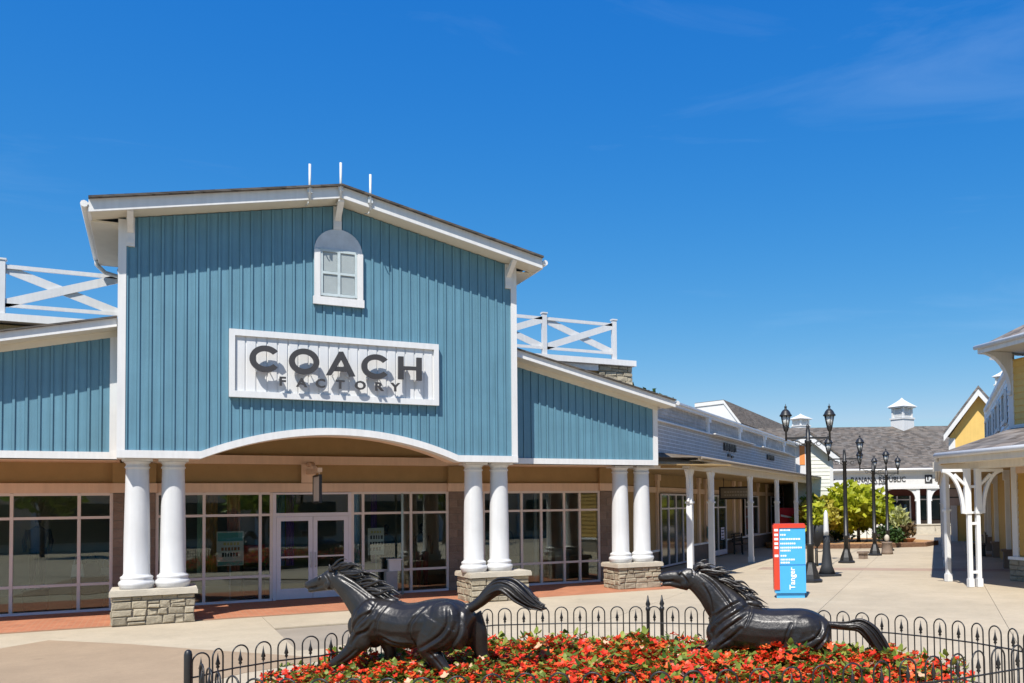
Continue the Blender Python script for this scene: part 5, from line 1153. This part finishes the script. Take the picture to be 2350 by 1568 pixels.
def plant_proto(seed):
    rr = random.Random(seed); lf = B(); fl_ = B(); f2 = B(); f3 = B()
    for i in range(84):
        a = rr.uniform(0, 6.28); r = rr.uniform(.02, .21); z = rr.uniform(.08, .43)*(1-.42*r/.22)
        p = Vector((cos(a)*r, sin(a)*r, z)); d = Vector((cos(a)+rr.gauss(0, .5), sin(a)+rr.gauss(0, .5), rr.uniform(-.1, .9))).normalized(); s = rr.uniform(.05, .1)
        t = d.cross(Vector((0, 0, 1))).normalized(); n_ = t.cross(d)
        lf.add([p, p+d*s*.35+t*s*.38-n_*s*.05, p+d*s*.8+t*s*.22+n_*s*.02, p+d*s+n_*s*.1, p+d*s*.8-t*s*.22+n_*s*.02, p+d*s*.35-t*s*.38-n_*s*.05, p+d*s*.5-n_*s*.12], [(0, 1, 6), (1, 2, 6), (2, 3, 6), (3, 4, 6), (4, 5, 6), (5, 0, 6)], True)
    for i in range(34):
        a = rr.uniform(0, 6.28); r = .2*sqrt(rr.random()); z = (.36+rr.uniform(-.07, .05))*(1-.45*(r/.22)**2)
        c = Vector((cos(a)*r, sin(a)*r, z)); ax = Vector((cos(a)*r*2.2+rr.gauss(0, .35), sin(a)*r*2.2+rr.gauss(0, .35), 1)).normalized()
        e1 = ax.orthogonal().normalized(); e2 = ax.cross(e1); rv = rr.random(); tgt = fl_ if rv < .6 else f2 if rv < .95 else f3; s = rr.uniform(.022, .038); k0 = rr.uniform(0, 6)
        for j in range(5):
            an = k0+j*1.257; o_ = e1*cos(an)+e2*sin(an); w_ = ax.cross(o_)
            tip = c+o_*s*1.25+ax*s*rr.uniform(.1, .7); m_ = c+o_*s*.7+ax*s*.25
            tgt.add([c, m_+w_*s*.5, tip+w_*s*.2, tip-w_*s*.2, m_-w_*s*.5], [(0, 1, 2, 3, 4)])
    t = thing('bedding_plant', (0, 0, 0), 'red flowered bedding plant in the fenced bed around the bronze horses', 'flowering plant', 'red bedding plants massed in the fenced bed')
    mk('foliage', lf, M['begleaf'], t, kind='stuff'); mk('bloom', fl_, M['petal'], t, kind='stuff'); mk('bloom', f2, M['petal2'], t, kind='stuff'); mk('bloom', f3, M['petal3'], t, kind='stuff'); return t
protos = [plant_proto(100+i) for i in range(6)]; used = set()
rp = random.Random(77); spots = []
for i in range(9000):
    if len(spots) >= 285: break
    l, d = rp.uniform(-1, 1)*BA_, rp.uniform(-1, 1)*BB_
    if (l/BA_)**2+(d/BB_)**2 > .97: continue
    if all((l-a)**2+(d-c)**2 > .047 for a, c in spots): spots.append((l, d))
for i, (l, d) in enumerate(spots):
    k = i % 6; o = protos[k] if k not in used else copy_tree(protos[k]); used.add(k)
    p = BC+rx_*l+fx*d; r = (l/BA_)**2+(d/BB_)**2; o.location = (p.x, p.y, mound(l, d)-.02); s = rp.uniform(.82, 1.2)*(.84 if l < -.6 and d < .35 else 1.0); o.scale = (s, s, s*rp.uniform(.85, 1.15)); o.rotation_euler = (0, 0, rp.uniform(0, 6.28))
# ================================================================ THE BRONZE HORSES
def smooth_mesh(b, voxel, it=4):
    me = bpy.data.meshes.new('tmp'); me.from_pydata(b.v, [], b.f); o = bpy.data.objects.new('tmp', me); scn.collection.objects.link(o)
    m1 = o.modifiers.new('r', 'REMESH'); m1.mode = 'VOXEL'; m1.voxel_size = voxel; m1.use_smooth_shade = True
    m2 = o.modifiers.new('s', 'SMOOTH'); m2.factor = .5; m2.iterations = it
    dg = bpy.context.evaluated_depsgraph_get(); out = bpy.data.meshes.new_from_object(o.evaluated_get(dg)); bpy.data.objects.remove(o); bpy.data.meshes.remove(me)
    for p in out.polygons: p.use_smooth = True
    return out
class Horse:
    def __init__(s, ox, depth, ang, xc):
        d = ray(xc, 1160); P = EYE+d*(depth/d.dot(fw)); s.f = Fr((P.x, P.y), -HEAD-radians(ang)); s.ox = ox; s.k = depth/(F*3.84); s.P = Vector((P.x, P.y, 0))
    def pt(s, x, y, v=0.):
        u, z = s.f.px(x/3.84+s.ox, y/3.84+1254.6, 0); return s.f.p(u, v, z)
    def loft(s, b, pts, n=18, sub=3):
        """pts: x, y, in-plane radius, sideways radius, sideways offset in metres"""
        q = []
        for i in range(len(pts)-1):
            p0, p1, p2, p3 = pts[max(i-1, 0)], pts[i], pts[i+1], pts[min(i+2, len(pts)-1)]
            for j in range(sub):
                t = j/sub; q.append([.5*((2*b1)+(-a+c)*t+(2*a-5*b1+4*c-d)*t*t+(-a+3*b1-3*c+d)*t**3) for a, b1, c, d in zip(p0, p1, p2, p3)])
        q.append(list(pts[-1])); cs = [s.pt(x, y, v) for x, y, _, _, v in q]; k = len(b.v); m = len(q)
        for i, (x, y, ra, rb, v) in enumerate(q):
            t = (cs[min(i+1, m-1)]-cs[max(i-1, 0)]).normalized(); side = s.f.v-t*t.dot(s.f.v); side.normalize(); nn = side.cross(t).normalized()
            for j in range(n):
                a = 2*pi*j/n; b.v.append(tuple(cs[i]+nn*(cos(a)*ra*s.k)+side*(sin(a)*rb*s.k)))
        for i in range(m-1):
            for j in range(n): b.f.append((k+i*n+j, k+i*n+(j+1) % n, k+(i+1)*n+(j+1) % n, k+(i+1)*n+j)); b.sm.append(True)
        b.f.append(tuple(k+j for j in range(n-1, -1, -1))); b.sm.append(True); b.f.append(tuple(k+(m-1)*n+j for j in range(n))); b.sm.append(True)
    def muscle(s, b, x, y, rx, ry, v, rv, tilt=0.):
        c = s.pt(x, y, v); k = s.k; u = s.f.u*cos(tilt)+Vector((0, 0, 1))*sin(tilt); w_ = Vector((0, 0, 1))*cos(tilt)-s.f.u*sin(tilt)
        mt = Matrix((u, s.f.v, w_)).transposed(); b.ball(c, rx*k, rv*k, ry*k, 16, 10, mt)
    def carve(s, me, lines):
        """press muscle folds into both flanks: a soft valley with a raised lip along each line"""
        n = len(me.vertices); co = np.empty(n*3, np.float32); me.vertices.foreach_get('co', co); co = co.reshape(-1, 3)
        no = np.empty(n*3, np.float32); me.vertices.foreach_get('normal', no); no = no.reshape(-1, 3)
        rel = co-np.array(s.f.o); uu = rel@np.array(s.f.u); zz = rel[:, 2]; vv = rel@np.array(s.f.v); side = np.abs(no@np.array(s.f.v)); tot = np.zeros(n)
        for pts, wd in lines:
            q = []
            for i in range(len(pts)-1):
                p0, p1, p2, p3 = pts[max(i-1, 0)], pts[i], pts[i+1], pts[min(i+2, len(pts)-1)]
                for j in range(5):
                    t = j/5; q.append([.5*((2*b1)+(-a+c)*t+(2*a-5*b1+4*c-d)*t*t+(-a+3*b1-3*c+d)*t**3) for a, b1, c, d in zip(p0, p1, p2, p3)])
            q.append(pts[-1]); w3 = [s.pt(*p) for p in q]; P2 = np.array([[(p-s.f.o).dot(s.f.u), p.z] for p in w3]); m = len(P2)
            best = np.full(n, 9.); sgn = np.zeros(n); fade = np.zeros(n); w = wd*s.k
            for i in range(m-1):
                d = P2[i+1]-P2[i]; L2 = d@d; rx = uu-P2[i, 0]; rz = zz-P2[i, 1]; t = np.clip((rx*d[0]+rz*d[1])/L2, 0, 1)
                ex = rx-t*d[0]; ez = rz-t*d[1]; dist = np.sqrt(ex*ex+ez*ez); k = dist < best; best[k] = dist[k]; sgn[k] = np.sign(d[0]*ez-d[1]*ex)[k]; fade[k] = np.sin(np.pi*np.clip((i+t)/(m-1), .04, .96))[k]**.5
            tot += fade*(-1.0*np.exp(-(best/w)**2)+.55*np.exp(-((best-2.1*w)/(1.3*w))**2)*(sgn > 0)+.2*np.exp(-((best-2.1*w)/(1.3*w))**2))*w*.85
        co += no*(np.clip(tot, -.022, .022)*np.clip(side*1.6-.25, 0, 1))[:, None]
        me.vertices.foreach_set('co', co.ravel()); me.update()
    def build(s, name, label, parts, muscles, eyes, mane, tail, ridges=()):
        b = B()
        for p in parts: s.loft(b, p)
        for m_ in muscles: s.muscle(b, *m_)
        t = thing(name, s.P, label, 'statue'); me = smooth_mesh(b, .008, 7); s.carve(me, ridges)
        for v in me.vertices: v.co -= s.P
        me.materials.clear(); me.materials.append(M['bronze']); o = bpy.data.objects.new('body', me); scn.collection.objects.link(o); o.parent = t
        e = B()
        for x, y, v in eyes: e.ball(s.pt(x, y, v), .016, .016, .016, 10, 7)
        mk('eye', e, M['bronze'], o)
        for nm, strands in (('mane', mane), ('tail', tail)):
            q = B()
            for st_ in strands: s.loft(q, st_, 10, 4)
            mk(nm, q, M['bronze'], t)
def strands(rr, roots, dirs, n, length, r0, sag, vj):
    out = []
    for i in range(n):
        t = (i+.5)/n; k = t*(len(roots)-1); a = min(int(k), len(roots)-2); fr_ = k-a
        x = roots[a][0]+(roots[a+1][0]-roots[a][0])*fr_+rr.uniform(-8, 8); y = roots[a][1]+(roots[a+1][1]-roots[a][1])*fr_+rr.uniform(-8, 10)
        L_ = length*rr.uniform(.7, 1.25); an = dirs[0]+(dirs[1]-dirs[0])*t+rr.uniform(-.18, .18); v = rr.uniform(-vj, vj); wv = rr.uniform(-.5, .5); pts = []
        for j in range(6):
            s_ = j/5; an2 = an+sag*s_+wv*sin(s_*4.5+i); pts.append((x, y, r0*(.75+.5*sin(pi*min(1, s_*1.3)))*(1-s_**3)+1.5, r0*.55*(1-s_*s_)+1.5, v*(1+.4*s_)))
            x += cos(an2)*L_/5; y += sin(an2)*L_/5
        out.append(pts)
    return out
def rope(rr, path, n, spread, r0):
    """strands that run along a path and part toward its end"""
    out = []
    for i in range(n):
        a = 2*pi*i/n+rr.uniform(-.3, .3); m = rr.uniform(.35, .95); pts = []; cut = rr.uniform(.82, 1.0); ph = rr.uniform(0, 6)
        for j, (x, y, r) in enumerate(path):
            s_ = j/(len(path)-1)
            if s_ > cut+.001 and j > 3: break
            px_, py_ = path[max(j-1, 0)], path[min(j+1, len(path)-1)]; tx, ty = py_[0]-px_[0], py_[1]-px_[1]; L_ = sqrt(tx*tx+ty*ty); nx, ny = -ty/L_, tx/L_
            w_ = cos(a+s_*1.3+.3*sin(ph+3*s_))*m*r*spread; pts.append((x+nx*w_, y+ny*w_, max(2, r0*(r/60.)*(1.1-.5*s_)), max(2, r0*.8*(r/60.)), sin(a+s_*1.3)*m*r*spread*.0009))
        pts.append((pts[-1][0]+tx*.25, pts[-1][1]+ty*.25, 2, 2, pts[-1][4])); out.append(pts)
    return out
def C(*a): return list(a)
rr = random.Random(4)
h1 = Horse(673.2, 10.0, 13, 900)
body = [(550, 700, 80, 70, 0), (580, 690, 130, 105, 0), (640, 665, 185, 145, 0), (720, 655, 205, 168, 0), (850, 665, 203, 182, 0), (980, 690, 193, 192, 0), (1110, 690, 198, 194, 0), (1230, 672, 205, 190, 0), (1350, 665, 205, 185, 0), (1450, 680, 185, 170, 0), (1530, 700, 150, 135, 0), (1575, 712, 95, 85, 0)]
neck = [(372, 285, 80, 46, 0), (440, 335, 98, 54, 0), (510, 400, 110, 64, 0), (580, 475, 130, 84, 0), (650, 550, 155, 108, 0), (730, 620, 160, 125, 0)]
head = [(385, 265, 70, 42, 0), (325, 285, 84, 48, 0), (265, 298, 60, 42, 0), (200, 318, 46, 36, 0), (150, 335, 40, 34, 0), (118, 340, 32, 28, 0), (104, 340, 16, 16, 0)]
jaw = [(340, 335, 52, 44, 0), (270, 358, 34, 32, 0), (200, 378, 21, 24, 0), (150, 388, 18, 22, 0), (132, 388, 10, 12, 0)]
parts = [body, neck, head, jaw] + [[(352, 215, 24, 17, s*.05), (350, 190, 20, 14, s*.055), (346, 168, 12, 9, s*.058), (342, 146, 3, 3, s*.06)] for s in (-1, 1)]
parts += [[(690, 690, 120, 62, -.12), (645, 795, 98, 62, -.13), (575, 895, 74, 54, -.135), (485, 972, 52, 44, -.14), (405, 1030, 45, 40, -.14), (395, 1060, 36, 32, -.14), (450, 1100, 30, 27, -.14), (530, 1150, 27, 25, -.14), (585, 1190, 32, 29, -.14), (610, 1225, 40, 35, -.14)],
          [(730, 740, 100, 60, .12), (780, 850, 76, 55, .12), (808, 950, 56, 44, .12), (802, 1050, 44, 38, .12), (812, 1130, 30, 27, .12), (800, 1225, 33, 30, .12), (780, 1270, 42, 36, .12)],
          [(1360, 660, 205, 105, -.13), (1300, 790, 170, 95, -.15), (1262, 875, 118, 76, -.155), (1305, 955, 76, 56, -.15), (1380, 1045, 52, 43, -.15), (1418, 1092, 46, 38, -.15), (1402, 1140, 33, 30, -.15), (1368, 1200, 32, 28, -.15), (1345, 1240, 42, 36, -.15)],
          [(1480, 670, 165, 100, .13), (1555, 790, 112, 80, .15), (1590, 895, 76, 58, .15), (1622, 980, 52, 43, .15), (1640, 1030, 44, 38, .15), (1605, 1100, 32, 28, .15), (1560, 1175, 32, 29, .15), (1540, 1210, 42, 36, .15)]]
mus = []
for s in (-1, 1):
    mus += [(690, 650, 125, 205, s*.1, 100, -.35), (655, 795, 100, 115, s*.13, 62, .3), (1375, 655, 175, 178, s*.11, 118, .15), (1290, 760, 115, 150, s*.14, 78, -.3), (1485, 730, 95, 165, s*.11, 80, .1), (560, 700, 60, 95, s*.05, 50, .1), (325, 330, 50, 50, s*.03, 28, 0), (252, 270, 24, 15, s*.04, 15, .2), (122, 325, 16, 14, s*.022, 14, 0), (1010, 780, 220, 100, s*.11, 90, -.05), (400, 1020, 30, 34, -.15, 30, 0)]
mus += [(840, 480, 90, 40, 0, 50, .1), (1545, 545, 45, 45, 0, 45, 0)]
mane = strands(rr, [(378, 205), (450, 235), (540, 290), (640, 360), (730, 425)], (-.25, -.02), 62, 220, 10, .5, .042)
mane += strands(rr, [(350, 190), (380, 195), (430, 220)], (-.75, -.45), 16, 150, 9, 1., .045)
tail = [[(1548, 545, 40, 40, 0), (1600, 520, 44, 42, 0), (1680, 455, 48, 42, 0), (1770, 375, 60, 48, 0), (1870, 350, 62, 46, 0), (1980, 415, 70, 46, 0), (2080, 490, 52, 36, 0), (2160, 530, 34, 26, 0), (2235, 546, 6, 6, 0)]]
tail += rope(rr, [(1560, 540, 38), (1640, 490, 44), (1730, 405, 56), (1820, 350, 70), (1910, 362, 84), (2000, 425, 88), (2090, 490, 66), (2170, 528, 40), (2240, 545, 14)], 34, 1.05, 10)
h1.build('horse_statue', 'dark bronze running horse on the left, tail streaming high, legs clear of the flowers', parts, mus, [(250, 276, -.058), (250, 276, .058)], mane, tail,
  [([(560, 800), (585, 740), (620, 675), (700, 595), (800, 555)], 13), ([(600, 840), (650, 760), (735, 720), (800, 640)], 12), ([(892, 490), (842, 590), (815, 700), (818, 830)], 12), ([(1235, 500), (1140, 620), (1112, 752), (1160, 880)], 13), ([(1435, 520), (1446, 650), (1390, 752), (1270, 835), (1180, 880)], 15), ([(1515, 540), (1536, 720), (1460, 840), (1300, 925)], 14), ([(380, 380), (470, 510), (545, 620)], 11), ([(430, 270), (570, 350), (700, 440), (790, 510)], 11), ([(840, 770), (970, 830), (1110, 850)], 11), ([(790, 500), (750, 580), (690, 640), (640, 690)], 11), ([(290, 235), (330, 280), (350, 350), (320, 395)], 8), ([(130, 362), (190, 362), (230, 352)], 8), ([(640, 880), (560, 950), (470, 1010)], 9), ([(1280, 900), (1340, 980), (1400, 1060)], 9)])
h2 = Horse(1468.8, 10.4, 8, 1760)
body = [(628, 745, 80, 75, 0), (665, 735, 130, 110, 0), (730, 715, 185, 145, 0), (820, 700, 208, 170, 0), (940, 715, 203, 184, 0), (1070, 732, 192, 190, 0), (1200, 738, 190, 190, 0), (1330, 735, 190, 188, 0), (1450, 738, 188, 180, 0), (1550, 762, 165, 160, 0), (1630, 790, 128, 122, 0), (1675, 800, 85, 80, 0)]
neck = [(465, 285, 92, 48, 0), (540, 330, 112, 58, 0), (620, 395, 132, 70, 0), (700, 475, 160, 90, 0), (780, 560, 178, 114, 0), (850, 635, 175, 132, 0)]
head = [(470, 275, 84, 44, 0), (405, 280, 92, 50, 0), (335, 270, 62, 44, 0), (265, 265, 50, 38, 0), (210, 270, 42, 35, 0), (176, 274, 32, 28, 0), (160, 276, 16, 16, 0)]
jaw = [(420, 335, 56, 45, 0), (345, 335, 38, 34, 0), (270, 328, 24, 26, 0), (215, 332, 19, 23, 0), (195, 332, 10, 12, 0)]
parts = [body, neck, head, jaw] + [[(478, 205, 24, 17, s*.05), (500, 180, 20, 14, s*.055), (520, 165, 12, 9, s*.058), (545, 155, 3, 3, s*.06)] for s in (-1, 1)]
parts += [[(770, 720, 120, 68, -.12), (725, 815, 84, 62, -.135), (650, 875, 58, 50, -.14), (570, 903, 44, 40, -.14), (512, 915, 38, 34, -.14), (500, 960, 30, 27, -.14), (560, 1020, 27, 25, -.14), (600, 1050, 34, 30, -.14)],
          [(750, 770, 100, 60, .12), (670, 855, 62, 52, .13), (600, 895, 46, 40, .13), (545, 930, 36, 32, .13), (540, 1000, 30, 27, .13), (570, 1060, 34, 30, .13)],
          [(1450, 735, 188, 105, -.12), (1390, 845, 135, 92, -.145), (1335, 925, 84, 64, -.15), (1395, 995, 52, 44, -.15), (1455, 1038, 42, 36, -.15), (1430, 1095, 34, 30, -.15)],
          [(1540, 780, 145, 92, .12), (1600, 890, 88, 66, .14), (1650, 975, 54, 44, .14), (1620, 1050, 36, 32, .14), (1580, 1100, 38, 32, .14)]]
mus = []
for s in (-1, 1):
    mus += [(800, 690, 135, 200, s*.1, 100, -.5), (760, 800, 100, 95, s*.13, 60, .3), (1440, 725, 165, 140, s*.11, 115, .1), (1390, 810, 120, 125, s*.14, 74, -.3), (1570, 790, 95, 145, s*.11, 78, .25), (640, 760, 55, 90, s*.05, 48, .1), (405, 325, 54, 54, s*.03, 30, 0), (355, 226, 24, 15, s*.042, 15, .2), (182, 258, 16, 14, s*.022, 14, 0), (1130, 800, 220, 110, s*.11, 92, -.03)]
mus += [(990, 500, 95, 40, 0, 50, -.15)]
mane = strands(rr, [(488, 190), (580, 215), (700, 280), (830, 360), (945, 445)], (-.12, .35), 70, 200, 10, .55, .045)
mane += strands(rr, [(465, 180), (500, 170), (560, 190)], (-.55, -.1), 16, 125, 9, 1., .05)
tail = [[(1655, 690, 34, 34, 0), (1700, 688, 27, 26, 0), (1780, 698, 30, 28, 0), (1870, 702, 40, 32, 0), (1950, 705, 52, 38, 0), (2030, 770, 62, 42, 0), (2110, 870, 58, 38, 0), (2190, 965, 38, 28, 0), (2300, 1062, 6, 6, 0)]]
tail += rope(rr, [(1665, 688, 26), (1740, 694, 30), (1830, 700, 40), (1930, 695, 60), (2020, 755, 74), (2100, 855, 72), (2170, 945, 54), (2240, 1012, 34), (2305, 1065, 14)], 34, 1.05, 10)
h2.build('horse_statue', 'dark bronze running horse on the right, chest and belly sunk in the red flowers', parts, mus, [(352, 232, -.06), (352, 232, .06)], mane, tail,
  [([(985, 500), (975, 580), (930, 680)], 8), ([(630, 680), (690, 600), (790, 525), (890, 475)], 13), ([(640, 750), (720, 660), (850, 575), (960, 510)], 13), ([(655, 820), (750, 725), (870, 640), (960, 580)], 13), ([(700, 860), (800, 790), (900, 700)], 12), ([(1330, 660), (1290, 740), (1270, 830), (1200, 890)], 9), ([(1380, 890), (1500, 885), (1610, 810), (1660, 700)], 13), ([(1430, 830), (1530, 790), (1595, 710), (1580, 620)], 12), ([(1500, 930), (1600, 890), (1665, 800)], 11), ([(520, 230), (640, 320), (740, 430), (820, 540)], 12), ([(450, 390), (540, 520), (610, 650)], 11), ([(560, 330), (620, 440), (640, 560)], 10), ([(370, 240), (420, 300), (430, 370)], 8), ([(195, 305), (260, 302), (300, 296)], 8), ([(1100, 850), (1250, 890), (1340, 900)], 11)])
# ================================================================ ACROSS THE PLAZA, SEEN MIRRORED IN THE GLASS
OB = Fr((0, -16), 0)
ob = thing('opposite_store', (0, -18, 0), 'long cream store across the plaza, seen only mirrored in the shop windows', 'store building')
mk('wall', B().box(OB, -45, 45, -9, 0, 0, 5), M['sand'], ob)
mk('roof', B().slab([OB.p(-46, .6, 4.9), OB.p(46, .6, 4.9), OB.p(46, -9, 8.4), OB.p(-46, -9, 8.4)], .2), M['shingleM'], ob)
mk('fascia', B().box(OB, -46, 46, .6, .68, 4.6, 4.95), M['white'], ob)
for k in range(15):
    u = -42+k*6
    mk('shop_window', B().box(OB, u+.6, u+4.8, .001, .06, .5, 2.8), cm('far_glass', (.03, .05, .05), .06), ob)
    mk('column', B().box(OB, u-.2, u+.2, .1, .5, 0, 4.6), M['white'], ob)
for k in range(6):
    tree(Vector((-26+k*10.5, -8, 0)), 4.5+.6*(k % 3), 2.2, ('first', 'second', 'third', 'fourth', 'fifth', 'sixth')[k]+' green plaza tree behind the viewer, mirrored in the glass', M['lime2'], 700, 7, .12, 40+k, .5, .35, 'plaza_tree')
